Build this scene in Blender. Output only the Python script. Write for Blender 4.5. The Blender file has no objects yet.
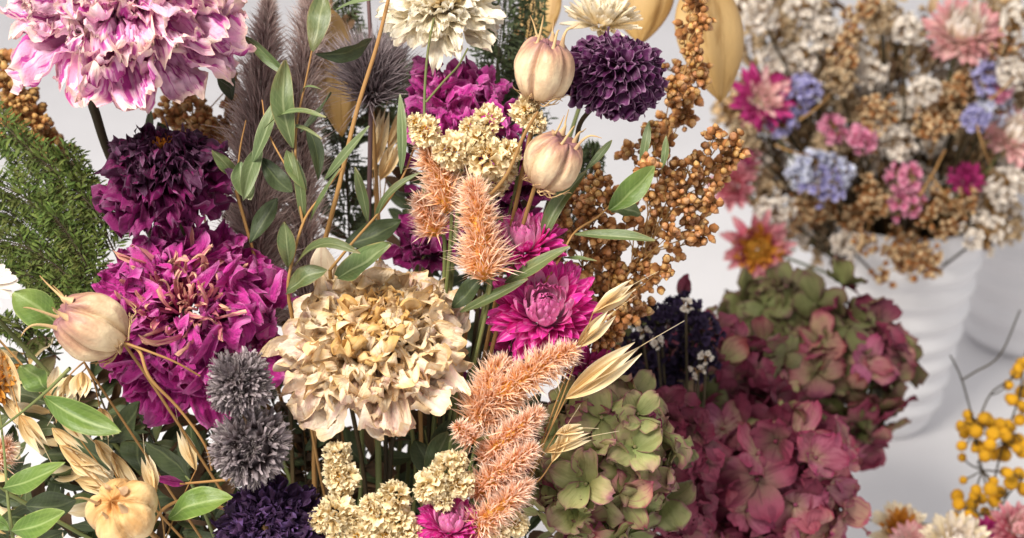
import bpy, math
import numpy as np
from mathutils import Matrix, Vector, Euler

RNG = np.random.default_rng(11)
SC = bpy.context.scene
COL = SC.collection
PI = math.pi

# ------------------------------------------------------------------ camera
LENS = 55.4
F = LENS / 36 * 1024
D0 = 0.60
CAM = np.array([0.0, 0.0, 0.58])
CR = np.array(Euler((math.radians(65), 0, 0)).to_matrix())

def P(px, py, d=D0):
    """world point that the photograph shows at (px, py), d metres along the view axis"""
    return CAM + CR @ np.array([(px - 512) / F * d, (269 - py) / F * d, -d])

def D(x, y, z):
    """world direction from right / up / towards-the-viewer"""
    v = CR @ np.array([x, y, z], float)
    return v / np.linalg.norm(v)

def S(d=D0):
    return d / F

def frame(z, roll=0.0):
    z = np.asarray(z, float); z = z / np.linalg.norm(z)
    up = CR @ np.array([0, 1.0, 0])
    x = np.cross(up, z)
    if np.linalg.norm(x) < .05: x = np.cross(CR @ np.array([1.0, 0, 0]), z)
    x /= np.linalg.norm(x); y = np.cross(z, x)
    c, s = math.cos(roll), math.sin(roll)
    return np.stack([c * x + s * y, -s * x + c * y, z], axis=1)

# ------------------------------------------------------------------ mesh collector
class MB:
    def __init__(s): s.V = []; s.Q = []; s.T = []; s.A = []; s.n = 0
    def add(s, V, Q=None, T=None, A=None):
        V = np.asarray(V, float).reshape(-1, 3)
        if A is None: A = np.tile([.5, .5, RNG.random(), .5], (len(V), 1))
        if Q is not None and len(Q): s.Q.append(np.asarray(Q) + s.n)
        if T is not None and len(T): s.T.append(np.asarray(T) + s.n)
        s.V.append(V); s.A.append(np.asarray(A, float)); s.n += len(V)
    def mesh(s, name, mat, scale=1.0, M=None):
        V = np.concatenate(s.V) * scale
        if M is not None: V = V @ M[:3, :3].T + M[:3, 3]
        Q = np.concatenate(s.Q) if s.Q else np.zeros((0, 4), int)
        T = np.concatenate(s.T) if s.T else np.zeros((0, 3), int)
        me = bpy.data.meshes.new(name)
        me.vertices.add(len(V)); me.vertices.foreach_set('co', V.astype(np.float32).ravel())
        idx = np.concatenate([Q.ravel(), T.ravel()]).astype(np.int32)
        me.loops.add(len(idx)); me.loops.foreach_set('vertex_index', idx)
        tot = np.concatenate([np.full(len(Q), 4), np.full(len(T), 3)]).astype(np.int32)
        st = np.concatenate([[0], np.cumsum(tot)[:-1]]).astype(np.int32)
        me.polygons.add(len(tot)); me.polygons.foreach_set('loop_start', st)
        me.polygons.foreach_set('loop_total', tot)
        me.polygons.foreach_set('use_smooth', np.ones(len(tot), bool))
        a = me.color_attributes.new('pc', 'FLOAT_COLOR', 'POINT')
        a.data.foreach_set('color', np.concatenate(s.A).astype(np.float32).ravel())
        me.update(calc_edges=True); me.validate()
        me.materials.append(mat)
        return me

def obj(name, mb, mat, parent=None, scale=1.0, world=False):
    """one mesh object; world=True means the vertices are world points"""
    M = None
    if parent is not None and world:
        M = np.linalg.inv(np.array(parent.matrix_basis))
    o = bpy.data.objects.new(name, mb.mesh(name, mat, scale, M))
    COL.objects.link(o)
    if parent is not None: o.parent = parent
    return o

def tag(o, label=None, cat=None, group=None, kind=None):
    if label: o['label'] = label
    if cat: o['category'] = cat
    if group: o['group'] = group
    if kind: o['kind'] = kind
    return o

def thing(name, label, cat, loc, R=None, group=None):
    o = bpy.data.objects.new(name, None); COL.objects.link(o)
    o.empty_display_size = .01
    M = Matrix.Identity(4)
    if R is not None:
        for i in range(3):
            for j in range(3): M[i][j] = R[i][j]
    M.translation = Vector(loc)
    o.matrix_basis = M
    return tag(o, label, cat, group)

# ------------------------------------------------------------------ shapes
_gf = {}
def gridfaces(nv, nu, wrap=False):
    k = (nv, nu, wrap)
    if k not in _gf:
        i, j = np.meshgrid(np.arange(nv - 1), np.arange(nu if wrap else nu - 1), indexing='ij')
        j2 = (j + 1) % nu
        _gf[k] = np.stack([i * nu + j, i * nu + j2, (i + 1) * nu + j2, (i + 1) * nu + j], -1).reshape(-1, 4)
    return _gf[k]

def fn(u, v, f, k=5):
    """cheap smooth noise about -1..1"""
    o = 0
    for _ in range(k):
        a = RNG.random() * 2 * PI; m = f * (.5 + RNG.random())
        o = o + np.sin(m * (math.cos(a) * u + math.sin(a) * v) * 2 + RNG.random() * 6.28)
    return o / (k * .62)

def petal(nv, nu, L, W, a0, a1, cup=.2, ruf=.1, crm=.1, rid=0., nr=3, twist=0., bend=0., sh=(.6, 4, .5), rag=.05,
          curl=1., tip=0., fold=0.):
    v = np.linspace(0, 1, nv)[:, None] * np.ones((1, nu)); u = np.linspace(-1, 1, nu)[None, :] * np.ones((nv, 1))
    p, q, r = sh
    vv = np.linspace(0, 1, 200); nm = (vv ** p * (1 - vv ** q) ** r).max()
    vc = np.clip(v, 0.015, .985)
    w = W * .5 * (vc ** p * (1 - vc ** q) ** r) / nm + W * .03
    th1 = np.radians(a0 + (a1 - a0) * np.linspace(0, 1, nv) ** curl + tip * np.clip(np.linspace(-3, 1, nv), 0, 1) ** 1.5)
    ds = L / (nv - 1)
    r_ = np.concatenate([[0], np.cumsum(np.cos((th1[1:] + th1[:-1]) / 2) * ds)])[:, None]
    z_ = np.concatenate([[0], np.cumsum(np.sin((th1[1:] + th1[:-1]) / 2) * ds)])[:, None]
    th = th1[:, None]
    if rag: # uneven outline: slide rows along the petal
        e = rag * L * fn(u * 1.0, 0 * v + RNG.random() * 9, 3.5) * v ** 2
        e2 = 1 + rag * 1.5 * fn(np.sign(u) * 3, v * 2.2, 3)
        w = w * e2
    else: e = 0
    n = cup * W * .5 * u ** 2 - fold * W * .5 * np.abs(u)
    if ruf:
        for sgn in (-1, 1):
            m = (u * sgn > 0)
            n = n + m * ruf * W * np.abs(u) ** 1.6 * np.clip(v * 1.6, 0, 1) * np.sin(v * (7 + 7 * RNG.random()) + RNG.random() * 6.3)
        n = n + ruf * W * .8 * np.clip(v * 2 - 1, 0, 1) ** 1.5 * np.sin(u * (3 + 3 * RNG.random()) + RNG.random() * 6.3)
    if crm:
        a = fn(u * .8, v * L / W * .9, 2.4); b = fn(u, v * L / W, 4.5)
        c2 = np.abs(fn(u * 1.1, v * L / W * 1.1, 8.5, 4)) if min(nv, nu) > 12 else 0
        n = n + crm * W * (.7 * a + .6 * (.5 - np.abs(b)) + .55 * (.4 - c2)) * np.clip(v * 3, 0, 1)
        e = e + crm * W * .5 * fn(u, v * 2, 2.4) * v
    if rid:
        n = n + rid * W * np.sin(u * PI * nr + RNG.random() * 6 + 1.2 * fn(u * .3, v, 1.5)) * np.sin(PI * np.clip(v, 0, 1)) ** .5
    y = u * w; t = twist * v
    y2 = y * np.cos(t) - n * np.sin(t); n2 = y * np.sin(t) + n * np.cos(t)
    y2 = y2 + bend * L * v ** 2
    X = r_ - np.sin(th) * n2 + np.cos(th) * e
    Z = z_ + np.cos(th) * n2 + np.sin(th) * e
    V = np.stack([X, y2, Z], -1).reshape(-1, 3)
    A = np.stack([v, (u + 1) / 2, np.full_like(v, RNG.random()), np.full_like(v, RNG.random())], -1).reshape(-1, 4)
    return V, A

def rotz(V, a):
    c, s = math.cos(a), math.sin(a)
    return np.stack([V[:, 0] * c - V[:, 1] * s, V[:, 0] * s + V[:, 1] * c, V[:, 2]], -1)

GA = 2.39996
def rosette(mb, N, L, W, A0, A1, R0, Z0, nv=10, nu=8, jit=.12, aj=6, t0=0., t1=1., mod=None, rnd=None, squash=1., **kw):
    """petals from the middle (t=0) to the rim (t=1); L W A0 A1 R0 Z0 are functions of t"""
    for i in range(N):
        t = t0 + (t1 - t0) * (i + .5) / N
        k = {a: (b(t) if callable(b) else b) for a, b in kw.items()}
        if rnd: k.update(rnd(t))
        j = 1 + jit * RNG.normal(); j2 = 1 + jit * RNG.normal()
        V, A = petal(nv, nu, L(t) * max(.5, j), W(t) * max(.5, j2), A0(t) + aj * RNG.normal(), A1(t) + aj * 1.6 * RNG.normal(), **k)
        V[:, 0] += R0(t); V[:, 2] += Z0(t)
        V = rotz(V, i * GA + RNG.normal() * .12)
        if mod is not None: A = mod(A, t)
        mb.add(V, gridfaces(nv, nu), None, A)

def curve(pts, n):
    """Catmull-Rom through the points"""
    p = np.asarray(pts, float)
    if len(p) == 2:
        t = np.linspace(0, 1, n)[:, None]; return p[0] * (1 - t) + p[1] * t
    p = np.concatenate([[2 * p[0] - p[1]], p, [2 * p[-1] - p[-2]]])
    m = len(p) - 3; out = []
    for t in np.linspace(0, m - 1e-6, n):
        i = int(t); f = t - i; a, b, c, d = p[i:i + 4]
        out.append(.5 * (2 * b + (c - a) * f + (2 * a - 5 * b + 4 * c - d) * f * f + (-a + 3 * b - 3 * c + d) * f ** 3))
    return np.array(out)

def tube(mb, pts, r0, r1=None, n=12, k=6, rr=None):
    c = curve(pts, n)
    r = np.linspace(r0, r0 if r1 is None else r1, n) if rr is None else rr
    t = np.gradient(c, axis=0); t /= np.linalg.norm(t, axis=1)[:, None] + 1e-12
    a = np.array([0.31, .22, .93]); x = np.cross(t, a); x /= np.linalg.norm(x, axis=1)[:, None] + 1e-9; y = np.cross(t, x)
    ph = np.linspace(0, 2 * PI, k, endpoint=False)
    V = c[:, None] + r[:, None, None] * (np.cos(ph)[None, :, None] * x[:, None] + np.sin(ph)[None, :, None] * y[:, None])
    A = np.zeros((n, k, 4)); A[..., 0] = np.linspace(0, 1, n)[:, None]; A[..., 1] = .5 + .5 * np.cos(ph); A[..., 2] = RNG.random(); A[..., 3] = .5
    mb.add(V.reshape(-1, 3), gridfaces(n, k, True), None, A.reshape(-1, 4))
    return c

def lathe(prof, k=10, lobes=0, amp=0.):
    prof = np.asarray(prof, float); n = len(prof)
    ph = np.linspace(0, 2 * PI, k, endpoint=False)
    V = np.stack([prof[:, 0:1] * np.cos(ph), prof[:, 0:1] * np.sin(ph), prof[:, 1:2] + 0 * ph], -1)
    A = np.zeros((n, k, 4)); A[..., 0] = np.linspace(0, 1, n)[:, None]; A[..., 1] = ph / 2 / PI; A[..., 3] = .5
    return V.reshape(-1, 3), gridfaces(n, k, True), A.reshape(-1, 4)

def unit(v): return v / (np.linalg.norm(v, axis=-1, keepdims=True) + 1e-12)

def frames(z):
    """N x 3 x 3 frames with third axis z and a random spin"""
    z = unit(np.asarray(z, float)); a = unit(RNG.normal(size=z.shape)); x = unit(np.cross(a, z)); y = np.cross(z, x)
    return np.stack([x, y, z], -1)

def inst(mb, V, Fq, A, pos, R, sc):
    n = len(pos); m = len(V)
    sc = np.asarray(sc, float)
    if sc.ndim == 1: sc = sc[:, None]
    W = np.einsum('nij,nmj->nmi', R, V[None] * sc[:, None, :]) + pos[:, None]
    AA = np.tile(A, (n, 1, 1)); AA[..., 2] = RNG.random(n)[:, None]; AA[..., 3] = RNG.random(n)[:, None]
    FF = (Fq[None] + (np.arange(n) * m)[:, None, None]).reshape(-1, Fq.shape[1])
    mb.add(W.reshape(-1, 3), FF if Fq.shape[1] == 4 else None, FF if Fq.shape[1] == 3 else None, AA.reshape(-1, 4))

def spikes(mb, pos, dirs, length, width, bend=.2, g=None, side=None):
    """thin tapering hairs / bracts: 5 vertices each"""
    n = len(pos); d = unit(dirs); s = unit(np.cross(d, RNG.normal(size=(n, 3))) if side is None else side)
    b = unit(np.cross(d, s)) * (RNG.normal(size=(n, 1)) * bend) * length[:, None]
    l = length[:, None]; w = (width if np.ndim(width) else np.full(n, width))[:, None]
    V = np.stack([pos - s * w * .35, pos + s * w * .35, pos + d * l * .45 + b * .3 - s * w * .5, pos + d * l * .45 + b * .3 + s * w * .5,
                  pos + d * l + b], 1)
    i = np.arange(n)[:, None] * 5
    Q = i + np.array([0, 1, 3, 2]); T = i + np.array([2, 3, 4])
    A = np.zeros((n, 5, 4)); A[..., 0] = [0, 0, .5, .5, 1]; A[..., 1] = [0, 1, 0, 1, .5]; A[..., 2] = RNG.random(n)[:, None]
    A[..., 3] = (RNG.random(n) if g is None else g)[:, None]
    mb.add(V.reshape(-1, 3), Q, T, A.reshape(-1, 4))

def sphere_dirs(n, top=1., bot=-1.):
    i = np.arange(n) + .5; z = top + (bot - top) * i / n; r = np.sqrt(1 - np.clip(z, -1, 1) ** 2); a = i * GA
    return np.stack([r * np.cos(a), r * np.sin(a), z], -1)

# ------------------------------------------------------------------ materials
def lin(c):
    if isinstance(c, str): c = tuple(int(c[i:i + 2], 16) / 255 for i in (0, 2, 4))
    return tuple(x / 12.92 if x <= .04045 else ((x + .055) / 1.055) ** 2.4 for x in c) + (1,)

class NT:
    def __init__(s, name):
        s.m = bpy.data.materials.new(name); s.m.use_nodes = True; s.t = s.m.node_tree; s.t.nodes.clear()
        s.out = s.n('ShaderNodeOutputMaterial')
    def n(s, t, **kw):
        o = s.t.nodes.new(t)
        for k, v in kw.items(): setattr(o, k, v)
        return o
    def set(s, sock, v):
        if hasattr(v, 'is_output') or isinstance(v, bpy.types.NodeSocket): s.t.links.new(v, sock)
        else: sock.default_value = v
    def math(s, op, a, b=0., c=0., clamp=False):
        o = s.n('ShaderNodeMath', operation=op, use_clamp=clamp); s.set(o.inputs[0], a); s.set(o.inputs[1], b); s.set(o.inputs[2], c); return o.outputs[0]
    def mix(s, f, a, b, mode='MIX'):
        o = s.n('ShaderNodeMix', data_type='RGBA', blend_type=mode); s.set(o.inputs[0], f); s.set(o.inputs[6], a); s.set(o.inputs[7], b); return o.outputs[2]
    def ramp(s, f, stops, interp='LINEAR'):
        o = s.n('ShaderNodeValToRGB'); s.set(o.inputs[0], f); e = o.color_ramp.elements; o.color_ramp.interpolation = interp
        while len(e) < len(stops): e.new(.5)
        for el, (p, c) in zip(e, stops): el.position = p; el.color = c if len(c) == 4 else tuple(c) + (1,)
        return o.outputs[0]
    def step(s, f, a, b):
        o = s.n('ShaderNodeMapRange', interpolation_type='SMOOTHSTEP'); s.set(o.inputs[0], f); o.inputs[1].default_value = a; o.inputs[2].default_value = b
        return o.outputs[0]
    def vec(s, x, y, z):
        o = s.n('ShaderNodeCombineXYZ'); s.set(o.inputs[0], x); s.set(o.inputs[1], y); s.set(o.inputs[2], z); return o.outputs[0]
    def noise(s, v, scale, detail=3., rough=.55, dist=0.):
        o = s.n('ShaderNodeTexNoise'); s.set(o.inputs['Vector'], v); o.inputs['Scale'].default_value = scale
        o.inputs['Detail'].default_value = detail; o.inputs['Roughness'].default_value = rough; o.inputs['Distortion'].default_value = dist
        return o.outputs[0]

def petal_mat(name, stops, streak=None, samt=.5, sfreq=9, edge=None, ewid=.25, rough=.6, trans=.22, bump=.5, bfreq=11, val=.14,
              spec=.3, blotch=None, bamt=.5, bscale=120, sheen=0., hue=0., sthr=(.5, .62), bdist=.0012, fine=.4, mid=None):
    k = NT(name)
    at = k.n('ShaderNodeAttribute', attribute_name='pc')
    sp = k.n('ShaderNodeSeparateColor'); k.t.links.new(at.outputs['Color'], sp.inputs[0])
    v, u, r = sp.outputs; r2 = at.outputs['Alpha']
    tc = k.n('ShaderNodeTexCoord').outputs['Object']
    seed = k.math('MULTIPLY', r, 37.)
    nz = k.noise(k.vec(k.math('MULTIPLY', u, 2.), k.math('MULTIPLY', v, 2.), seed), 2.)
    vp = k.math('ADD', v, k.math('MULTIPLY', k.math('SUBTRACT', nz, .5), .45), clamp=True)
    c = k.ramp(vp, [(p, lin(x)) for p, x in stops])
    if blotch:
        f = k.step(k.noise(tc, bscale, 4), .48, .66); c = k.mix(k.math('MULTIPLY', f, bamt), c, lin(blotch))
    if streak:
        s = k.noise(k.vec(k.math('MULTIPLY', u, float(sfreq)), k.math('MULTIPLY', v, 1.6), seed), 1., 3, .6, .3)
        c = k.mix(k.math('MULTIPLY', k.step(s, *sthr), samt), c, lin(streak))
    if edge:
        e = k.math('ABSOLUTE', k.math('SUBTRACT', k.math('MULTIPLY', u, 2.), 1.))
        e = k.math('MAXIMUM', e, v)
        e = k.math('ADD', e, k.math('MULTIPLY', k.math('SUBTRACT', nz, .5), .3))
        c = k.mix(k.step(e, 1 - ewid, 1.02), c, lin(edge))
    if mid:
        e0 = k.math('ABSOLUTE', k.math('SUBTRACT', k.math('MULTIPLY', u, 2.), 1.))
        c = k.mix(k.math('MULTIPLY', k.math('SUBTRACT', 1., k.step(e0, .02, .13)), .75), c, lin(mid))
        wv = k.n('ShaderNodeTexWave', wave_type='BANDS', bands_direction='X')
        k.set(wv.inputs['Vector'], k.vec(k.math('SUBTRACT', v, k.math('MULTIPLY', e0, .22)), 0., seed)); wv.inputs['Scale'].default_value = 3.2; wv.inputs['Distortion'].default_value = 2.; wv.inputs['Detail'].default_value = 2.
        c = k.mix(k.math('MULTIPLY', k.step(wv.outputs[1], .7, 1.), .12), c, lin(mid))
    hs = k.n('ShaderNodeHueSaturation')
    k.set(hs.inputs['Hue'], k.math('ADD', .5, k.math('MULTIPLY', k.math('SUBTRACT', r2, .5), hue)) if hue else .5)
    k.set(hs.inputs['Value'], k.math('ADD', 1 - val, k.math('MULTIPLY', r, 2 * val))); k.set(hs.inputs['Color'], c)
    c = hs.outputs[0]
    vn = k.noise(k.vec(k.math('MULTIPLY', u, float(bfreq)), k.math('MULTIPLY', v, 4.), seed), 1., 4, .65)
    fnz = k.noise(tc, 480., 4, .7)
    h = k.math('ADD', k.math('MULTIPLY', vn, 1 - fine), k.math('MULTIPLY', fnz, fine))
    b = k.n('ShaderNodeBump'); b.inputs['Strength'].default_value = bump; b.inputs['Distance'].default_value = bdist; k.set(b.inputs['Height'], h)
    pr = k.n('ShaderNodeBsdfPrincipled'); k.set(pr.inputs['Base Color'], c); pr.inputs['Roughness'].default_value = rough
    pr.inputs['Specular IOR Level'].default_value = spec; k.set(pr.inputs['Normal'], b.outputs[0])
    if sheen:
        pr.inputs['Sheen Weight'].default_value = sheen; pr.inputs['Sheen Roughness'].default_value = .4
    last = pr.outputs[0]
    if trans:
        tl = k.n('ShaderNodeBsdfTranslucent'); k.set(tl.inputs[0], c); k.set(tl.inputs['Normal'], b.outputs[0])
        mx = k.n('ShaderNodeMixShader'); mx.inputs[0].default_value = trans
        k.t.links.new(pr.outputs[0], mx.inputs[1]); k.t.links.new(tl.outputs[0], mx.inputs[2]); last = mx.outputs[0]
    k.t.links.new(last, k.out.inputs[0])
    return k.m
# ------------------------------------------------------------------ palette of materials
M = {}
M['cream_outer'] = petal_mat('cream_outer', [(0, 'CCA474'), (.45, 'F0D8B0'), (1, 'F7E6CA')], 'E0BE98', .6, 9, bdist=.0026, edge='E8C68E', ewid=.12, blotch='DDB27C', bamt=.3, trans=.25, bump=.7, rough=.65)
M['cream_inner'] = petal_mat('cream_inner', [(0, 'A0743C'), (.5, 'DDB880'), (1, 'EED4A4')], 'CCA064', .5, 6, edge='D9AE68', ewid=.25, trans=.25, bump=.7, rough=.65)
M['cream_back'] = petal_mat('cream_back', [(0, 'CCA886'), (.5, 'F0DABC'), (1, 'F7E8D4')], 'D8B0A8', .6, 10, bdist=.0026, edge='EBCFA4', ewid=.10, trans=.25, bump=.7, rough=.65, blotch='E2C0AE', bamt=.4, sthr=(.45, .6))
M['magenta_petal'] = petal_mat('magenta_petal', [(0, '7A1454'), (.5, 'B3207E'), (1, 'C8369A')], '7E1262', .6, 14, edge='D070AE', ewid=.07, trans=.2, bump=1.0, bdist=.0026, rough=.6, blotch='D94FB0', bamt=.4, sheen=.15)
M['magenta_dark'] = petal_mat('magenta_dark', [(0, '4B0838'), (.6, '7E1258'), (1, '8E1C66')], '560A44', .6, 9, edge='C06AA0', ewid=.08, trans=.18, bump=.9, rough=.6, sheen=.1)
M['magenta_curl'] = petal_mat('magenta_curl', [(0, 'B82E78'), (.45, 'D0708E'), (1, 'E6B896')], 'C03C80', .7, 5, trans=.25, bump=.6)
M['pale_pink'] = petal_mat('pale_pink', [(0, 'C2418F'), (.35, 'E592C2'), (.8, 'F2C6DC'), (1, 'F0C4D0')], 'B82E96', .9, 11, edge='F0D2C4', ewid=.10, trans=.28, bump=.9, rough=.6, sthr=(.5, .6), blotch='D56CB4', bamt=.45)
M['pale_pink_in'] = petal_mat('pale_pink_in', [(0, 'B03A6E'), (.4, 'E2A7BC'), (1, 'F2DAD4')], 'C2487E', .6, 6, edge='EFD6B8', ewid=.2, trans=.28, bump=.7)
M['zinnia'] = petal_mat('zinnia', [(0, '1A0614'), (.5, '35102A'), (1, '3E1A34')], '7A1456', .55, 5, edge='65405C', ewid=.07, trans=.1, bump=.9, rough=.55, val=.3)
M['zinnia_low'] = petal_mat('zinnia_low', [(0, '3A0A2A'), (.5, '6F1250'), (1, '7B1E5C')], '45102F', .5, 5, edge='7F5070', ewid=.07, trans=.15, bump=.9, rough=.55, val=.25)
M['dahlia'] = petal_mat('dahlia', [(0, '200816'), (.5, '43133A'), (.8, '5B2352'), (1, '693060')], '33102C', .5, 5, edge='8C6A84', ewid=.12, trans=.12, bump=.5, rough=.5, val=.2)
M['violet'] = petal_mat('violet', [(0, '180A1A'), (.6, '38203F'), (1, '482C4E')], '2A1630', .5, 5, edge='5E4474', ewid=.08, trans=.1, bump=.8, rough=.6, val=.25)
M['straw_pink'] = petal_mat('straw_pink', [(0, 'EAB0CC'), (.22, 'E444A8'), (1, 'E0309E')], 'F69AD2', .7, 5, edge='E66AB4', ewid=.1, trans=.22, bump=.4, rough=.38, spec=.5, fine=.1, val=.18)
M['straw_pink_in'] = petal_mat('straw_pink_in', [(0, 'F8DCE6'), (.5, 'F6C4DC'), (1, 'E46CB0')], 'EDA0C8', .6, 6, trans=.25, bump=.4, rough=.35, spec=.5, fine=.1)
M['straw_cream'] = petal_mat('straw_cream', [(0, 'E7D3A6'), (1, 'F3E8D2')], 'DCC49A', .3, 5, trans=.25, bump=.4, rough=.45, fine=.15)
M['straw_gold'] = petal_mat('straw_gold', [(0, 'D08A2C'), (1, 'E0A048')], 'B06A1C', .5, 5, trans=.2, rough=.45)
M['straw_blush'] = petal_mat('straw_blush', [(0, 'F6E6D6'), (.5, 'F4D8D0'), (1, 'EBA6AE')], 'F0C4BE', .4, 5, trans=.25, rough=.45)
M['straw_blush_in'] = petal_mat('straw_blush_in', [(0, 'F6E6C2'), (1, 'FBF2EC')], 'F6DFC0', .4, 5, trans=.25, rough=.45)
M['straw_ochre_rim'] = petal_mat('straw_ochre_rim', [(0, 'D27A6A'), (.5, 'C8687C'), (1, 'E3B0B0')], 'B04A68', .5, 5, trans=.2, rough=.45)
M['straw_magenta'] = petal_mat('straw_magenta', [(0, 'C05A90'), (1, 'B01E70')], 'D85A9C', .6, 5, trans=.2, rough=.45)
M['aster'] = petal_mat('aster', [(0, 'CDB792'), (.5, 'EEE2C6'), (1, 'F6EEDC')], 'D5C4A2', .45, 5, trans=.25, bump=.6)
M['feverfew'] = petal_mat('feverfew', [(0, 'DDB872'), (.4, 'F1DAA8'), (1, 'F9EAC6')], 'E6CC98', .4, 4, trans=.22, bump=.5, rough=.7, fine=.4)
M['gold_center'] = petal_mat('gold_center', [(0, 'A8721C'), (1, 'D9A440')], 'B8741C', .5, 4, trans=.1, rough=.7)
M['orange_center'] = petal_mat('orange_center', [(0, '8A4A12'), (1, 'C77A22')], '7A3A10', .5, 4, trans=.1, rough=.7)
M['pod'] = petal_mat('pod', [(0, 'D2B084'), (.45, 'E6CEA8'), (.74, 'C49A78'), (1, '805854')], 'A67A6C', .5, 4, trans=.10, blotch='AE8468', bamt=.55, bscale=62, bump=.6, rough=.42, spec=.4, edge='8A5A62', ewid=.40, val=.03, sthr=(.5, .66), fine=.5)
M['pod_straw'] = petal_mat('pod_straw', [(0, 'DDBC80'), (.5, 'E6CA98'), (.8, 'D8AE74'), (1, 'B98450')], 'C2935A', .5, 5, trans=.1, bump=.8, blotch='C08A50', bamt=.6, bscale=80, rough=.45, edge='C98E4E', ewid=.22, val=.03)
M['horn'] = petal_mat('horn', [(0, 'C7A27C'), (.6, 'CDB07E'), (1, 'B48C5C')], 'A8806A', .4, 4, trans=.1, bump=.3, rough=.6)
M['celosia'] = petal_mat('celosia', [(0, 'D89A40'), (.3, 'EAAE74'), (.62, 'F1C8A6'), (1, 'FAEEE2')], 'E6A068', .4, 3, trans=.2, bump=.1, rough=.6, val=.12)
M['celosia_hot'] = petal_mat('celosia_hot', [(0, 'D6963E'), (.26, 'E6A66E'), (.55, 'F0C4A4'), (1, 'FCF0E4')], 'DE8C50', .4, 3, trans=.2, bump=.1, rough=.6, val=.12)
M['celosia_core'] = petal_mat('celosia_core', [(0, 'B8822C'), (1, 'DCA04A')], 'B86C30', .4, 3, trans=0, rough=.8)
M['plume'] = petal_mat('plume', [(0, '8E7470'), (.5, 'B49C96'), (1, 'DACAC2')], '967E7A', .4, 2, trans=.45, bump=0, rough=.7, val=.3)
M['plume_core'] = petal_mat('plume_core', [(0, '4A3636'), (1, '5E4848')], None, trans=0, rough=.9)
M['fuzz'] = petal_mat('fuzz', [(0, '5A5250'), (.5, '8C8280'), (1, 'B6ACA6')], '746A68', .4, 2, trans=.2, bump=0, rough=.8, val=.25)
M['fuzz_cup'] = petal_mat('fuzz_cup', [(0, '30201C'), (.4, '726468'), (1, 'AC9FA2')], '59463F', .5, 4, trans=.1, bump=.5, rough=.8, val=.25)
M['leaf'] = petal_mat('leaf', [(0, '525E38'), (.5, '5A6A3E'), (1, '667046')], '46562F', .6, 8, mid='8A9268', edge='8A7E50', ewid=.10, trans=.15, bump=.35, rough=.42, spec=.5, bfreq=12, blotch='6E6A3C', bamt=.45, bscale=90, val=.16, hue=.03)
M['leaf_pale'] = petal_mat('leaf_pale', [(0, '5E7048'), (1, '727E52')], '52643C', .5, 8, mid='96A078', edge='A5AA84', ewid=.08, trans=.2, bump=.3, rough=.45, spec=.5, bfreq=12, val=.12)
M['leaf_fresh'] = petal_mat('leaf_fresh', [(0, '50692C'), (.5, '617A34'), (1, '768840')], '4E6629', .6, 8, mid='8FA062', trans=.22, bump=.35, rough=.42, spec=.5, bfreq=12, edge='98A560', ewid=.07, blotch='5F7C34', bamt=.3, bscale=60)
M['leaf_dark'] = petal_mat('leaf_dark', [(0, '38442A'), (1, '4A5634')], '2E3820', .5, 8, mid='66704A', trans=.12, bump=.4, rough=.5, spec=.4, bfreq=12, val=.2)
M['fern'] = petal_mat('fern', [(0, '4A5C28'), (1, '6A7C36')], '3E4E20', .5, 5, trans=.15, bump=.5, rough=.6, val=.3, hue=.04, blotch='6B6438', bamt=.4)
M['stem_tan'] = petal_mat('stem_tan', [(0, 'A8824E'), (1, '9A7040')], '7E5A32', .5, 3, trans=0, bump=.4, rough=.6)
M['stem_green'] = petal_mat('stem_green', [(0, '707848'), (1, '5E6638')], '8A7C4A', .5, 3, trans=0, bump=.4, rough=.6)
M['stem_dark'] = petal_mat('stem_dark', [(0, '3E3420'), (1, '302818')], '5A4A2C', .5, 3, trans=0, bump=.4, rough=.6)
M['grain'] = petal_mat('grain', [(0, 'A0682F'), (.5, 'CB9150'), (1, 'DCAE7C')], 'A0662E', .6, 4, trans=.05, bump=.7, rough=.34, spec=.7, blotch='8A5A34', bamt=.5, bscale=260, val=.3, hue=.03, fine=.2)
M['grain_tan'] = petal_mat('grain_tan', [(0, '8A6434'), (1, 'B48C50')], '7A5428', .5, 5, trans=.05, bump=.3, rough=.5, spec=.4, val=.25)
M['husk'] = petal_mat('husk', [(0, '7E4E22'), (1, 'A87040')], None, trans=.1, rough=.6)
M['oat'] = petal_mat('oat', [(0, 'D8B478'), (.5, 'E8D0A0'), (1, 'F0E4C8')], 'CFA468', .5, 9, trans=.25, bump=.4, rough=.5, edge='EBDCBC', ewid=.12)
M['hyd_green'] = petal_mat('hyd_green', [(0, '8E9458'), (.6, 'A2A06A'), (1, 'A88E70')], '84844E', .5, 9, edge='8A5A5C', ewid=.14, trans=.2, bump=.5, rough=.6, blotch='946468', bamt=.65, bscale=42, val=.22, hue=.05)
M['hyd_pink'] = petal_mat('hyd_pink', [(0, 'B89A84'), (.4, 'B26A7C'), (1, '9C4660')], '86344C', .55, 9, edge='9A3A5A', ewid=.15, trans=.2, bump=.45, rough=.6, blotch='A09468', bamt=.55, bscale=26, val=.22, hue=.04)
M['hyd_mix'] = petal_mat('hyd_mix', [(0, '9A9668'), (.6, 'AC7870'), (1, '9C4A5A')], '844052', .5, 9, edge='7A3244', ewid=.18, trans=.2, bump=.45, rough=.6, blotch='8E9258', bamt=.85, bscale=26, val=.22, hue=.05)
M['hyd_wine'] = petal_mat('hyd_wine', [(0, '7A6252'), (.6, '8E4458'), (1, '7C2842')], '5A2034', .5, 7, trans=.18, bump=.45, rough=.6, blotch='5E1A30', bamt=.5, bscale=35, val=.25)
M['hyd_olive'] = petal_mat('hyd_olive', [(0, '6E7444'), (1, '7E7C50')], '5E6438', .5, 7, edge='6E4A48', ewid=.2, trans=.18, bump=.45, rough=.6, blotch='7A5C50', bamt=.4, bscale=35, val=.2)
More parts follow.
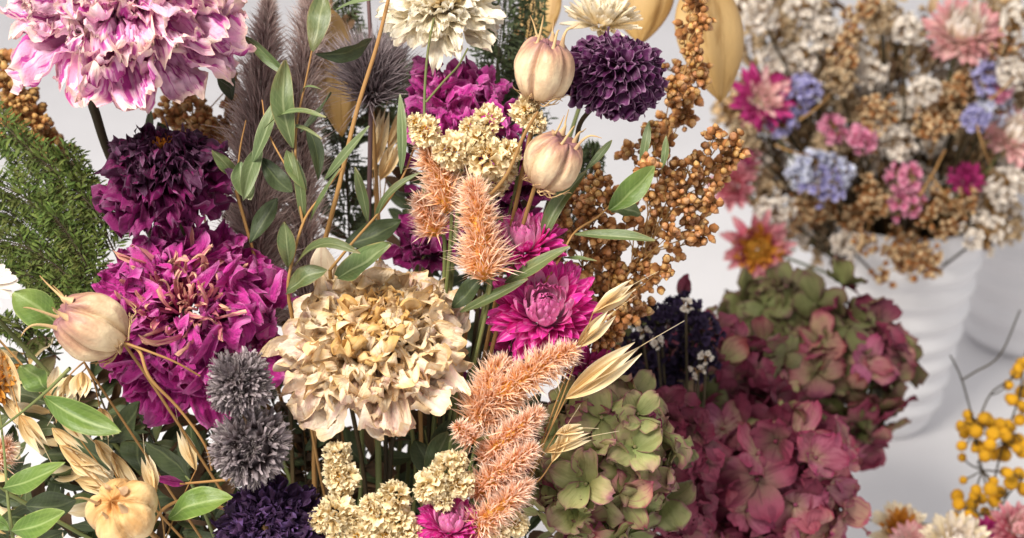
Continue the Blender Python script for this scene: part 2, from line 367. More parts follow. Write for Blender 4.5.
M['dark_statice'] = petal_mat('dark_statice', [(0, '1E1626'), (1, '3C2C4C')], '2A1C34', .5, 4, trans=.1, rough=.7, val=.3)
M['white_papery'] = petal_mat('white_papery', [(0, 'B09A82'), (.3, 'E8DCCC'), (1, 'F6EFE6')], 'D9CCBC', .3, 4, trans=.25, rough=.7, val=.12)
M['buff'] = petal_mat('buff', [(0, '8A6A48'), (.5, 'C0A580'), (1, 'D6C3A4')], 'A08260', .5, 4, trans=.2, rough=.75, val=.18)
M['tan_cluster'] = petal_mat('tan_cluster', [(0, 'A88258'), (.5, 'CFAE82'), (1, 'E2CBA4')], 'B48E60', .5, 4, trans=.12, rough=.7, val=.2)
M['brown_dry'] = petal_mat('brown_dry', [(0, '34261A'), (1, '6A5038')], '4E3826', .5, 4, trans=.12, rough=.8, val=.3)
M['lilac'] = petal_mat('lilac', [(0, '8880B4'), (.6, 'A8A2D0'), (1, 'C4C2E2')], '8078B4', .4, 4, trans=.25, rough=.6, val=.15)
M['lilac_pale'] = petal_mat('lilac_pale', [(0, 'A8A8CC'), (.6, 'D2D6E6'), (1, 'E8EAF2')], 'B0B0D8', .5, 4, trans=.25, rough=.6, val=.12)
M['pink_small'] = petal_mat('pink_small', [(0, 'C85A84'), (.6, 'E08CAC'), (1, 'EDB4C6')], 'D0608C', .4, 4, trans=.25, rough=.6, val=.15)
M['tansy'] = petal_mat('tansy', [(0, '9A6A10'), (1, 'E2A81C')], 'C68A14', .5, 4, trans=.05, rough=.7, bump=.9, fine=.9, val=.15)
M['lantern'] = petal_mat('lantern', [(0, 'BE965A'), (.5, 'D4B27A'), (1, 'CEA868')], 'A88048', .6, 16, edge='B08644', ewid=.05, trans=.3, bump=.5, rough=.5)
M['bract_leaf'] = petal_mat('bract_leaf', [(0, 'D6C0A0'), (1, 'D9CAB0')], 'C0A088', .5, 7, trans=.25, rough=.6)

def plain(name, c, rough=.6, bump=0., bscale=60., spec=.4, var=.04):
    k = NT(name); tc = k.n('ShaderNodeTexCoord').outputs['Object']
    nz = k.noise(tc, bscale, 4)
    c0 = lin(c); a = tuple(x * (1 - var) for x in c0[:3]) + (1,); b = tuple(min(1, x * (1 + var)) for x in c0[:3]) + (1,)
    col = k.ramp(k.noise(tc, 6., 3), [(.35, a), (.65, b)])
    pr = k.n('ShaderNodeBsdfPrincipled'); k.set(pr.inputs['Base Color'], col); pr.inputs['Roughness'].default_value = rough
    pr.inputs['Specular IOR Level'].default_value = spec
    if bump:
        bp = k.n('ShaderNodeBump'); bp.inputs['Strength'].default_value = bump; bp.inputs['Distance'].default_value = .0006
        k.set(bp.inputs['Height'], nz); k.set(pr.inputs['Normal'], bp.outputs[0])
    k.t.links.new(pr.outputs[0], k.out.inputs[0]); return k.m
M['table'] = plain('table', 'E3E1E2', .55, .3, 200)
M['wall'] = plain('wall', 'DEDCDE', .9)
M['ceramic'] = plain('ceramic', 'E4E2E3', .35, .15, 90, .5, .03)

# ------------------------------------------------------------------ stems
C0 = P(395, 760, .665)
def binding():
    j = CR @ np.array([RNG.normal() * 22, RNG.normal() * 10, RNG.normal() * 22]) * S(.66)
    return C0 + j

def flower_stem(root, p0, axis, mat='stem_green', r=2.2, end=None, back=30, d=None, rim=0., n=18):
    axis = unit(np.asarray(axis, float)); s = S()
    e = binding() if end is None else end
    a = p0 - axis * back * s
    bk = CR @ np.array([0, 0, -1.0])
    m = a * .62 + e * .38 + bk * 14 * s
    mb = MB(); tube(mb, [p0 + axis * 2 * s, a, m, e], r * s, r * s * 1.25, n, 7)
    return obj('stem', mb, M[mat], root, world=True)

# ------------------------------------------------------------------ leaves
def leaf_ab(A, B, w, bow, roll=0., arch=.12, nv=12, nu=7, sh=(.75, 1.9, .85), fold=.35, wav=.09):
    """a leaf from A to B (world), w metres wide; bow: sideways bend in world units; faces the viewer turned by roll"""
    A = np.asarray(A); B = np.asarray(B); ax = B - A; L = np.linalg.norm(ax); t = ax / L
    view = CR @ np.array([0, 0, 1.0]); side = np.cross(t, view); side /= np.linalg.norm(side) + 1e-9; nrm = np.cross(side, t)
    c, s_ = math.cos(roll), math.sin(roll)
    sd = side * c + nrm * s_; nn = nrm * c - side * s_
    v = np.linspace(0, 1, nv)[:, None] * np.ones((1, nu)); u = np.linspace(-1, 1, nu)[None] * np.ones((nv, 1))
    p, q, r = sh; vv = np.linspace(0, 1, 200); nm = (vv ** p * (1 - vv ** q) ** r).max()
    vc = np.clip(v, .01, .99); W = w * .5 * (vc ** p * (1 - vc ** q) ** r) / nm + w * .015
    off = arch * L * np.sin(PI * v) - fold * W * (1 - np.abs(u)) + wav * w * fn(u, v * 3, 2)
    bb = bow * np.sin(PI * v)
    twist = RNG.normal() * .5 * v
    X = A + ax * v[..., None] + (side * 1.0)[None, None] * bb[..., None]
    X = X + sd * (u * W * np.cos(twist))[..., None] + nn * (off + u * W * np.sin(twist))[..., None]
    Am = np.stack([v, (u + 1) / 2, v * 0 + RNG.random(), v * 0 + RNG.random()], -1)
    return X.reshape(-1, 3), gridfaces(nv, nu), Am.reshape(-1, 4)

def sprig(name, label, cat, stems, leaves, smat='stem_tan', group=None, lmat='leaf', base=None, conv=True):
    """stems: list of (points [(px,py,d)...], radius px); leaves: (x0,y0,x1,y1,width,d0,d1,bow,roll,mat)"""
    p0 = stems[0][0][0]; base = P(*p0)
    root = thing(name, label, cat, base, frame(D(0, 0, 1)), group)
    for pts, r in stems:
        mb = MB(); wp = [P(*q) for q in pts]
        tube(mb, wp, r * S(), r * S() * .55, 20, 6); obj('stem', mb, M[smat], root, world=True)
    for L in leaves:
        x0, y0, x1, y1, w, d0, d1 = L[:7]; bow = L[7] if len(L) > 7 else 0; roll = L[8] if len(L) > 8 else 0; mt = L[9] if len(L) > 9 else lmat
        V, Q, A = leaf_ab(P(x0, y0, d0), P(x1, y1, d1), w * S((d0 + d1) / 2), bow * S(), roll)
        mb = MB(); mb.add(V, Q, None, A); obj('leaf', mb, M[mt], root, world=True)
    return root

# ------------------------------------------------------------------ flower kinds
L_ = lambda a, b, p=1.: (lambda t: a + (b - a) * t ** p)

def head_root(name, label, cat, px, py, d, ax, roll=0., group=None):
    return thing(name, label, cat, P(px, py, d), frame(D(*ax), roll), group)

def set_stem(root, px, py, d, ax, **k):
    return flower_stem(root, P(px, py, d), D(*ax), **k)

def strawflower(label, px, py, d, ax, R, outer, inner, name='strawflower', N=110, center=None, open_=0., stem=True, group=None, roll=0., q=1., scent=.34):
    root = head_root(name, label, 'flower', px, py, d, ax, roll, group); s = S(d) * R / 40
    def mk(part, n, inn, mat, **kw):
        mb = MB(); t0, t1 = 0, 1; fs = (L_(16, 31), L_(6, 9.5), L_(84 - 20 * open_, 50 - 20 * open_), L_(140 - 50 * open_, 86 - 50 * open_), L_(1.5, 11), L_(5, -1)) if inn else (L_(26, 33), L_(8.5, 10), L_(64, -6), L_(56, 0), L_(12, 9), L_(0, -4))
        rosette(mb, n, *fs,
                nv=int(9 * q) + 2, nu=int(5 * q) + 1, t0=t0, t1=t1, cup=.45, ruf=.02, crm=.03, rag=.02, sh=(.45, 2.4, .75), aj=4, jit=.07, **kw)
        obj(part, mb, M[mat], root, s)
    mk('inner_bracts', int(N * .5), True, inner); mk('outer_bracts', int(N * .75), False, outer)
    if center:
        mb = MB(); dd = sphere_dirs(90, 1, .1); pos = dd * np.array([11, 11, 7]) + np.array([0, 0, 9])
        V, Q, A = lathe([(0, 0), (1, .2), (1.1, 1.4), (.7, 2.4), (0, 2.6)], 6)
        inst(mb, V, Q, A, pos, frames(dd), np.full(90, 1.2)); obj('flower_centre', mb, M[center], root, s)
    if stem: set_stem(root, px, py, d, ax, **(stem if isinstance(stem, dict) else {}))
    return root

def pod(label, px, py, d, ax, R, mat='pod', roll=0., horn=1., tall=1., stem=None, star=False, group='striped seed pods among the flowers', threads=True, hdir=None):
    R = R * .91; root = head_root('seed_pod', label, 'seed pod', px, py, d, ax, roll, group); s = S(d) * R / 36
    n, m = 56, 100
    th = np.linspace(0.02, PI - .02, n)[:, None]; ph = np.linspace(0, 2 * PI, m, endpoint=False)[None]
    lob = np.abs(((ph / (2 * PI) * 5) % 1) - .5) * 2       # 0 in a seam... 1 mid lobe
    seam = np.exp(-((1 - lob) / .16) ** 2)
    bul = 1 - (.13 if star else .22) * np.clip(seam, 0, 1) * np.sin(th) ** .7 + .05 * np.cos(5 * ph + PI) * np.sin(th)
    top = np.exp(-(th / .5) ** 2)
    r = 36 * bul * (1 - .16 * top * (1.2 if star else 1)) * (1 - .10 * np.exp(-((PI - th) / .7) ** 2) * 0)
    nz = 1 + .025 * (fn(np.cos(ph) * 1.3 + 0 * th, th, 2.5) + fn(np.sin(ph) * 1.3 + 0 * th, th, 3)) + .022 * (.5 - np.abs(fn(np.cos(ph) * 3, th * 2 + np.sin(ph) * 3, 4)))
    zz = np.cos(th) * r * tall * nz; rr = np.sin(th) ** .93 * r * nz * (1 + .05 * np.cos(th))
    zz = zz + 9 * np.exp(-((th - .5) / .33) ** 2) * lob ** 1.5 * (0 if star else 1)
    if star: zz = zz + 5 * top - 9 * top * (1 - lob) + 2.2 * fn(np.cos(ph) * 2 + 0 * th, np.sin(ph) * 2 + th * 2, 2.5)
    V = np.stack([rr * np.cos(ph), rr * np.sin(ph), zz + 0 * ph], -1)
    A = np.stack([1 - th / PI + 0 * ph, (.5 + .5 * (1 - seam * 1.0) * 0 + .5 * seam * (1)) * 1.0 * np.ones_like(V[..., 0]), ph / 2 / PI * .4 + np.zeros_like(V[..., 0]), np.full_like(V[..., 0], .5)], -1)
    A[..., 1] = .5 + .5 * np.clip(seam * (.7 + .5 * fn(ph + 0 * th, th * 2, 2)), 0, 1) * np.clip((1 - th / PI) * 1.5 - .05, 0, 1)
    mb = MB(); mb.add(V.reshape(-1, 3), gridfaces(n, m, True), None, A.reshape(-1, 4)); obj('capsule', mb, M[mat], root, s)
    # horns grow from the lobe tops
    for k in range(5):
        a = 2 * PI * (k + .5) / 5 + .1 * RNG.normal(); lo = horn * (.75 + .75 * RNG.random()) * (.7 if star else 1)
        z0 = 33 * tall * (.86)
        pts = []
        out = .2 + .9 * RNG.random()
        for t in np.linspace(0, 1, 6):
            rad = 17 - 7 * t + out * 26 * t ** 2 * lo; zt = z0 + 1 + 30 * lo * t + 3 * math.sin(6 * t + a)
            pts.append([rad * math.cos(a + .2 * t), rad * math.sin(a + .2 * t), zt + 2.0 * math.sin(t * 5 + a)])
        mb = MB(); tube(mb, pts, 3.6, .5, 14, 7, rr=np.array([5.5, 4, 2.9, 2.2, 1.9, 1.7, 1.5, 1.4, 1.3, 1.1, 1.0, .8, .6, .4]))
        obj('horn', mb, M['horn'], root, s)
    if threads:
        mb = MB()
        for k in range(13):
            a = 2 * PI * k / 13 + RNG.normal() * .2; z0 = -35 * tall; pts = [[0, 0, z0 - 2]]
            lean = RNG.random() * .6 + .4
            for t in (.35, .7, 1): pts.append([math.cos(a + t * .5) * (14 + 28 * t) * lean, math.sin(a + t * .9) * (14 + 28 * t) * lean, z0 - 2 + 5 * t * math.sin(t * 5 + a) + 24 * t * t * RNG.random()])
            c = tube(mb, pts, 1.3, .35, 14, 5)
            for q in (5, 8, 10):
                e = c[q] + np.array([math.cos(a + 1.3), math.sin(a + 1.3), .5]) * RNG.uniform(6, 14); tube(mb, [c[q], (c[q] + e) / 2 + RNG.normal(size=3) * 1.5, e], .7, .25, 7, 4)
        obj('thread_bracts', mb, M['horn'], root, s)
    st = dict(mat='stem_tan', r=2.0, back=R + 22); st.update(stem or {}); set_stem(root, px, py, d, ax, **st)
    return root

def celosia(label, pts, R, mat='celosia', n=1500, name='celosia', stem=True, group='feathery pink and orange celosia spikes', blen=1.):
    n = int(n * 1.0); R = R * .86
    """pts: (px,py,d) from base to tip"""
    wp = [P(*q) for q in pts]; root = thing(name, label, 'flower spike', wp[0], frame(D(0, 0, 1)), group)
    s = S(); c = curve(wp, 60); t = np.linspace(0, 1, 60); tg = np.gradient(c, axis=0); tg = unit(tg)
    prof = np.clip(np.minimum((t / .12) ** .6, 1), 0, 1) * (1 - t ** 2.2 * .82)
    mb = MB(); tube(mb, wp, 1, n=60, k=9, rr=R * s * prof * .42); obj('flower_axis', mb, M['celosia_core'], root, world=True)
    i = RNG.integers(0, 60, n); dirs = unit(RNG.normal(size=(n, 3))); tt = tg[i]
    rad = unit(dirs - (dirs * tt).sum(1, keepdims=True) * tt)
    # whorls of bracts, tighter at the tip
    lump = 1 + .22 * np.sin(i * .9 + 3 * np.sin(i * .37))
    pos = c[i] + rad * (R * s * prof[i] * .38)[:, None] + tg[i] * (RNG.normal(size=n) * s)[:, None]
    clump = np.sin(i * .55 + 2.2 * np.arctan2(dirs[:, 0], dirs[:, 2]) * 2)
    d = unit(rad * RNG.uniform(.6, 1.15, n)[:, None] + tt * (.6 + .45 * clump)[:, None] + RNG.normal(size=(n, 3)) * .30)
    ln = R * s * (.36 + .46 * prof[i]) * RNG.uniform(.7, 1.25, n) * lump * blen * RNG.choice([.6, 1, 1, 1.2], n)
    mb = MB(); spikes(mb, pos, d, ln, 1.55 * s * RNG.uniform(.5, 1.35, n), .3, g=RNG.random(n)); obj('bracts', mb, M[mat], root, world=True)
    if stem:
        e = binding(); mb = MB(); bk = CR @ np.array([0, 0, -1.0]) * s
        tube(mb, [wp[0] + (wp[1] - wp[0]) * .1, wp[0] - unit(wp[1] - wp[0]) * 25 * s + bk * 8, wp[0] * .55 + e * .45 + bk * 20, e], 1.9 * s, 2.6 * s, 20, 6); obj('stem', mb, M['stem_green'], root, world=True)
    return root

def plume(label, pts, R, n=5200, mat='plume'):
    wp = [P(*q) for q in pts]; root = thing('grass_plume', label, 'grass plume', wp[0], frame(D(0, 0, 1)), 'brown purple grass plumes')
    s = S(pts[1][2]); N = 90; c = curve(wp, N); tg = unit(np.gradient(c, axis=0)); t = np.linspace(0, 1, N); prof = np.clip((1 - t ** 4), .1, 1)
    mb = MB(); tube(mb, wp, 1, n=N, k=8, rr=R * s * prof * .22); obj('plume_axis', mb, M['plume_core'], root, world=True)
    i = RNG.integers(0, N, n); dr = RNG.normal(size=(n, 3)); tt = tg[i]; rad = unit(dr - (dr * tt).sum(1, keepdims=True) * tt)
    pos = c[i] + rad * (R * s * prof[i] * .2 * RNG.uniform(.3, 1.3, n))[:, None] + tt * (RNG.random(n) * 4 * s)[:, None]
    d = unit(rad * RNG.uniform(.5, 1.2, n)[:, None] + tt * 1.0 + RNG.normal(size=(n, 3)) * .25)
    mb = MB(); spikes(mb, pos, d, R * s * prof[i] * RNG.uniform(.5, 1.35, n), 1.15 * s, .3); obj('plume_hairs', mb, M[mat], root, world=True)
    mb = MB(); e = binding(); tube(mb, [wp[0], wp[0] * .6 + e * .4, e], 2 * s, 2.5 * s, 16, 6); obj('stem', mb, M['stem_tan'], root, world=True)
    return root

def blossom(mb, c, R, face, seed=0, mat=None, N=34):
    """a small papery carnation-like blossom, appended in world space"""
    fr = frame(face, RNG.random() * 6); s = S() * R / 18
    tmp = MB()
    for q, v in enumerate(sphere_dirs(62, 1, -.45)):
        R3 = frames(unit(v + RNG.normal(size=3) * .18)[None])[0]; pk, A = petal(6, 5, RNG.uniform(7, 11), RNG.uniform(5.5, 8), 86, 60 + RNG.normal() * 25, cup=.5, ruf=.2, crm=.15, rag=.14, sh=(.45, 7, .3), tip=RNG.normal() * 50)
        tmp.add(pk @ R3.T + v * np.array([8, 8, 6]), gridfaces(6, 5), None, A)
    V = np.concatenate(tmp.V) * s
    mb.add(V @ fr.T + c, np.concatenate(tmp.Q), None, np.concatenate(tmp.A))

def feverfew(label, blooms, stem_to, group='clusters of tiny cream blossoms', d=.59, end=None, gold=.4):
    bx = np.array([b[:2] for b in blooms], float); p0 = P(*stem_to)
    root = thing('cream_blossom_sprig', label, 'flower', p0, frame(D(0, 0, 1)), group)
    mb = MB()
    for b in blooms:
        dd = b[3] if len(b) > 3 else d; q = P(b[0], b[1], dd + .004); mid = (p0 + q) / 2 + CR @ np.array([0, 0, -6 * S()]); tube(mb, [q, mid, p0], 1.1 * S(), 1.5 * S(), 12, 5)
    e = binding() if end is None else end; tube(mb, [p0, p0 * .5 + e * .5, e], 1.5 * S(), 2 * S(), 12, 5)
    obj('stem', mb, M['stem_green'], root, world=True)
    for b in blooms:
        x, y, r = b[:3]; dd = b[3] if len(b) > 3 else d
        face = D(RNG.normal() * .35, .25 + RNG.normal() * .3, .9); c = P(x, y, dd); mb = MB()
        blossom(mb, c, r, face)
        o = obj('blossom', mb, M['feverfew'], root, world=True)
        if RNG.random() < gold:
            g = MB(); dr = sphere_dirs(22, 1, .3); V, Q, A = lathe([(0, 0), (.8, .3), (.7, 1.8), (0, 2.2)], 5)
            fr = frame(face); ps = (dr * np.array([4, 4, 2]) + np.array([0, 0, 6])) * S() * r / 18
            inst(g, V, Q, A, ps @ fr.T + c, frames(dr @ fr.T), np.full(22, S())); 
            og = obj('blossom_centre', g, M['gold_center'], None); 
            og.parent = o; og.matrix_parent_inverse = Matrix(np.linalg.inv(np.array(root.matrix_basis)).tolist())
    return root

GR = lathe([(0, -1.15), (.45, -1.0), (.85, -.5), (1, 0), (.9, .55), (.55, 1.0), (.15, 1.3), (0, 1.5)], 9)
HK = lathe([(0, -1.2), (.75, -1.0), (1.12, -.4), (1.22, .1)], 7)
def sorghum(label, axis_pts, clusters, d, mat='grain', group='bronze seed panicles', gs=4.3, ng=11, end=None, name='seed_panicle', cat='seed head', smat='stem_tan', conv=None, dj=.012):
    if mat in ('grain', 'grain_tan'): ng = 19; gs = 3.75
    """clusters (x,y) or (x,y,d)"""
    wp = [P(*q) for q in axis_pts]; root = thing(name, label, cat, wp[0], frame(D(0, 0, 1)), group)
    ax = curve(wp, 50); mb = MB(); tube(mb, wp, 1.6 * S(), .8 * S(), 30, 6)
    if end is not False:
        e = binding() if end is None else end; tube(mb, [wp[0], wp[0] * .5 + e * .5, e], 2 * S(), 2.4 * S(), 12, 6)
    obj('stem', mb, M[smat], root, world=True)
    for cl in clusters:
        dd = (cl[2] if len(cl) > 2 else d) + RNG.normal() * dj; s = S(dd); c = P(cl[0], cl[1], dd)
        k = np.argmin(np.linalg.norm(ax - c, axis=1) + np.arange(50) / 50 * .02); a0 = ax[max(0, k - 6)]
        br = MB(); tube(br, [a0, (a0 + c) / 2 + RNG.normal(size=3) * 3 * s, c], .8 * s, .55 * s, 8, 4)
        n = int(ng * RNG.uniform(.75, 1.3)); dr = unit(RNG.normal(size=(n, 3)) + (CR @ np.array([0, 0, .35])))
        rr = RNG.uniform(4, 15.5, n) * s; pos = c + dr * rr[:, None] * np.array([1, 1, 1.1])
        for q in pos: tube(br, [c, q], .45 * s, .4 * s, 3, 4)
        b = obj('branchlet', br, M[smat], root, world=True)
        og = unit(dr + RNG.normal(size=(n, 3)) * .6); R = frames(og); sz = gs * s * RNG.uniform(.6, 1.18, n)[:, None] * np.stack([RNG.uniform(.8, 1.1, n), RNG.uniform(.8, 1.1, n), RNG.uniform(.85, 1.2, n)], -1)
        g = MB(); inst(g, *GR, pos, R, sz); o = obj('grain_cluster', g, M[mat], root, world=True)
        h = MB(); inst(h, *HK, pos, R, sz * 1.02); obj('husks', h, M['husk'], root, world=True)
    return root

def fuzzball_thing(label, balls, stem_from):
    p0 = P(*stem_from); root = thing('fuzzy_thistle', label, 'flower', p0, frame(D(0, 0, 1)), 'grey lilac fuzzy flower heads')
    for (x, y, d, R) in balls:
        c = P(x, y, d); s = S(d); n = 84; dd = unit(sphere_dirs(n) + RNG.normal(size=(n, 3)) * .12); lob = 1 + .13 * fn(dd[:, 0] * 1.6 + dd[:, 2], dd[:, 1] * 1.6, 1.5)
        mb = MB(); V, Q, A = lathe([(0, -1), (.8, -.7), (1, 0), (.8, .7), (0, 1)], 12); inst(mb, V, Q, A, c[None], np.eye(3)[None], np.array([R * .50 * s])); 
        core = obj('flower_core', mb, M['fuzz_cup'], root, world=True)
        mb = MB(); hb = MB()
        for q in range(n):
            fr = frames(dd[q:q + 1])[0]; base = c + dd[q] * R * .54 * s * lob[q] * RNG.uniform(.80, 1.14); cs = s * R / 36 * RNG.uniform(.9, 1.35)
            lo = []
            for k in range(6):
                V, A = petal(5, 4, 13, 4.6, 46 + RNG.normal() * 12, 66 + RNG.normal() * 16, cup=.7, ruf=.05, crm=.08, sh=(.35, 1.6, .9), rag=0)
                V[:, 0] += 2.0; V = rotz(V, k * PI / 3 + RNG.normal() * .15) * cs
                mb.add(V @ fr.T + base, gridfaces(5, 4), None, A)
            m = 26; h = unit(RNG.normal(size=(m, 3)) * .55 + np.array([0, 0, 1])); st = np.stack([h[:, 0] * 6, h[:, 1] * 6, 5 + 7 * RNG.random(m)], -1) * cs
            spikes(hb, st @ fr.T + base, unit(h + RNG.normal(size=(m, 3)) * .3) @ fr.T, cs * RNG.uniform(2, 5.5, m), .45 * cs, .2)
        obj('cups', mb, M['fuzz_cup'], root, world=True); obj('fuzz', hb, M['fuzz'], root, world=True)
    e = binding(); mb = MB(); tube(mb, [P(*balls[0][:3]), P(*balls[-1][:3]), p0, e], 2.2 * S(), 2.6 * S(), 20, 6); obj('stem', mb, M['stem_tan'], root, world=True)
    return root

def floret(mb, c, face, R, wide=1., elev=12, nv=8, nu=8):
    fr = frame(face, RNG.random() * 6); tmp = MB(); a00 = elev + RNG.normal() * 12
    for k in range(4):
        V, A = petal(nv, nu, R * RNG.uniform(.85, 1.12), R * .95 * wide * RNG.uniform(.7, 1.1), a00 + RNG.normal() * 14 + 8, a00 - 14 + RNG.normal() * 26, cup=.15 + RNG.normal() * .22,
                     ruf=.09, crm=.11, sh=(.5, 2.8, .6), rag=.05, fold=.14, tip=RNG.normal() * 22)
        V[:, 0] += R * .05; V[:, 2] += (k % 2) * R * .05; V = rotz(V, k * PI / 2 + RNG.normal() * .1)
        mb.add(V @ fr.T + c, gridfaces(nv, nu), None, A)
    V, Q, A = lathe([(0, -.5), (1, 0), (.8, .8), (0, 1.1)], 7); inst(mb, V, Q, A, (c + fr[:, 2] * R * .07)[None], fr[None], np.array([R * .07]))

def hydrangea(label, px, py, d, rx, ry, R, mat, n, ax=(0, .2, 1), end=None, mats=None, depth=.8, q=8, elong=None, stem=True, pad=.5):
    root = head_root('hydrangea', label, 'flower', px, py, d, ax, 0, 'dried hydrangea heads'); s = S(d); c = P(px, py, d); mb = MB(); brs = MB()
    fr = np.array([[root.matrix_basis[i][j] for j in range(3)] for i in range(3)])
    dd = sphere_dirs(n, 1, -.25); dd = unit(dd + RNG.normal(size=dd.shape) * .09)
    for k, v in enumerate(dd):
        wv = CR @ np.array([v[0] * rx, v[1] * ry, v[2] * min(rx, ry) * depth]) * s * RNG.uniform(.80, 1.08)
        m = MB(); face = unit(CR @ np.array([v[0] * .8, v[1] * .8, v[2] + .3]) + RNG.normal(size=3) * .42)
        floret(m, c + wv, face, R * s * RNG.uniform(.72, 1.12), nv=q, nu=q)
        mt = mat if not mats else mats[RNG.choice(len(mats), p=pad if not np.isscalar(pad) else None)]
        obj('floret', m, M[mt], root, world=True)
        tube(brs, [c + wv, c + wv * .45 + RNG.normal(size=3) * 2 * s, c - CR @ np.array([0, 20 * s, 30 * s])], .9 * s, 1.3 * s, 7, 4)
    # a second, deeper layer closes the head
    for v in unit(sphere_dirs(int(n * .7), 1, -.4)):
        wv = CR @ np.array([v[0] * rx, v[1] * ry, v[2] * min(rx, ry) * depth]) * s * RNG.uniform(.6, .76)
        m = MB(); floret(m, c + wv, unit(CR @ v + RNG.normal(size=3) * .35), R * s, nv=6, nu=6); obj('floret', m, M[mat if not mats else mats[k % len(mats)]], root, world=True)
    e = binding() if end is None else end; b = c - CR @ np.array([0, 20 * s, 30 * s]); tube(brs, [b, b * .6 + e * .4 + CR @ np.array([0, 0, -8 * s]), e], 2.6 * s, 3 * s, 12, 6)
    obj('stem', brs, M['stem_dark'], root, world=True)
    return root

def oat(label, spik, base, group='straw coloured oat spikelets', smat='stem_tan', end=None):
    """spik: (x0,y0,x1,y1,w) ; base (px,py,d)"""
    p0 = P(*base); root = thing('oat_stem', label, 'oat', p0, frame(D(0, 0, 1)), group); mb = MB()
    for q in spik:
        d = q[5] if len(q) > 5 else base[2]; a = P(q[0], q[1], d); tube(mb, [p0, (p0 * .5 + a * .5) + RNG.normal(size=3) * 3 * S(), a], .9 * S(), .6 * S(), 10, 5)
    e = binding() if end is None else end; tube(mb, [p0, p0 * .5 + e * .5, e], 1.2 * S(), 1.6 * S(), 10, 5)
    obj('stem', mb, M[smat], root, world=True)
    for q in spik:
        d = q[5] if len(q) > 5 else base[2]; m = MB()
        a = np.array([q[0], q[1]], float); b = np.array([q[2], q[3]], float); L = np.linalg.norm(b - a); nrm = np.array([-(b - a)[1], (b - a)[0]]) / L
        for k, (o, dz) in enumerate(((.16, .003), (-.16, 0), (.02, -.003))):
            tip = b + nrm * q[4] * o * 2.4 * (1 if k < 2 else 0) - (b - a) * (.0 if k == 2 else .06 * RNG.random())
            V, Q, A = leaf_ab(P(*(a), d), P(*tip, d + dz * .3), q[4] * S(d) * .8, nrm[0] * 0 + o * q[4] * S(d), roll=RNG.normal() * .5 + (k - 1) * .5, arch=.05, sh=(.7, 1.5, 1.2), fold=1.2)
            V = V + (CR @ np.array([0, 0, -1.0])) * (k - 1) * q[4] * .12 * S(d)
            m.add(V, Q, None, A)
        V0 = P(*b, d); mb2 = None
        tube(m, [P(*(a * .3 + b * .7), d), V0, P(*(b + (b - a) * .55 + nrm * 4), d)], .45 * S(d), .2 * S(d), 8, 4)
        obj('spikelet', m, M['oat'], root, world=True)
    return root

def fern(label, pts, L, mat='fern', n=26, name='fern_sprig', cat='foliage', group='dry green feathery sprigs', end=False, curlw=1.):
    wp = [P(*q) for q in pts]; d = pts[0][2]; s = S(d); root = thing(name, label, cat, wp[0], frame(D(0, 0, 1)), group)
    c = curve(wp, n * 2); tg = unit(np.gradient(c, axis=0)); mb = MB(); tube(mb, wp, 1.1 * s, .5 * s, 24, 5)
    if end is not False: e = binding() if end is None else end; tube(mb, [wp[0], wp[0] * .5 + e * .5, e], 1.2 * s, 1.6 * s, 10, 5)
    lf = MB(); view = CR @ np.array([0, 0, 1.0])
    for i in range(3, n * 2):
        t = i / (n * 2); side = np.cross(tg[i], view); side = unit(side)
        for sg in (-1, 1):
            ln = L * s * (1 - .65 * t) * RNG.uniform(.7, 1.2); dr = unit(side * sg * .9 + tg[i] * RNG.uniform(.5, 1.) + view * RNG.normal() * .5)
            tube(mb, [c[i], c[i] + dr * ln * .9], .45 * s, .25 * s, 4, 4)
            m = max(4, int(ln / s / 2.8))
            for k in range(m):
                f = (k + 1) / m; b0 = c[i] + dr * ln * f * .95
                s2 = unit(np.cross(dr, view) * (1 if k % 2 else -1) + dr * .9 + view * RNG.normal() * .5); ll = s * RNG.uniform(8, 14) * (1.1 - .4 * f)
                V, Q, A = leaf_ab(b0, b0 + s2 * ll, ll * .24 * curlw, RNG.normal() * ll * .08, RNG.normal() * .7, nv=4, nu=3, arch=.15 * RNG.normal()); lf.add(V, Q, None, A)
    obj('stem', mb, M['stem_dark'], root, world=True); obj('leaflets', lf, M[mat], root, world=True)
    return root
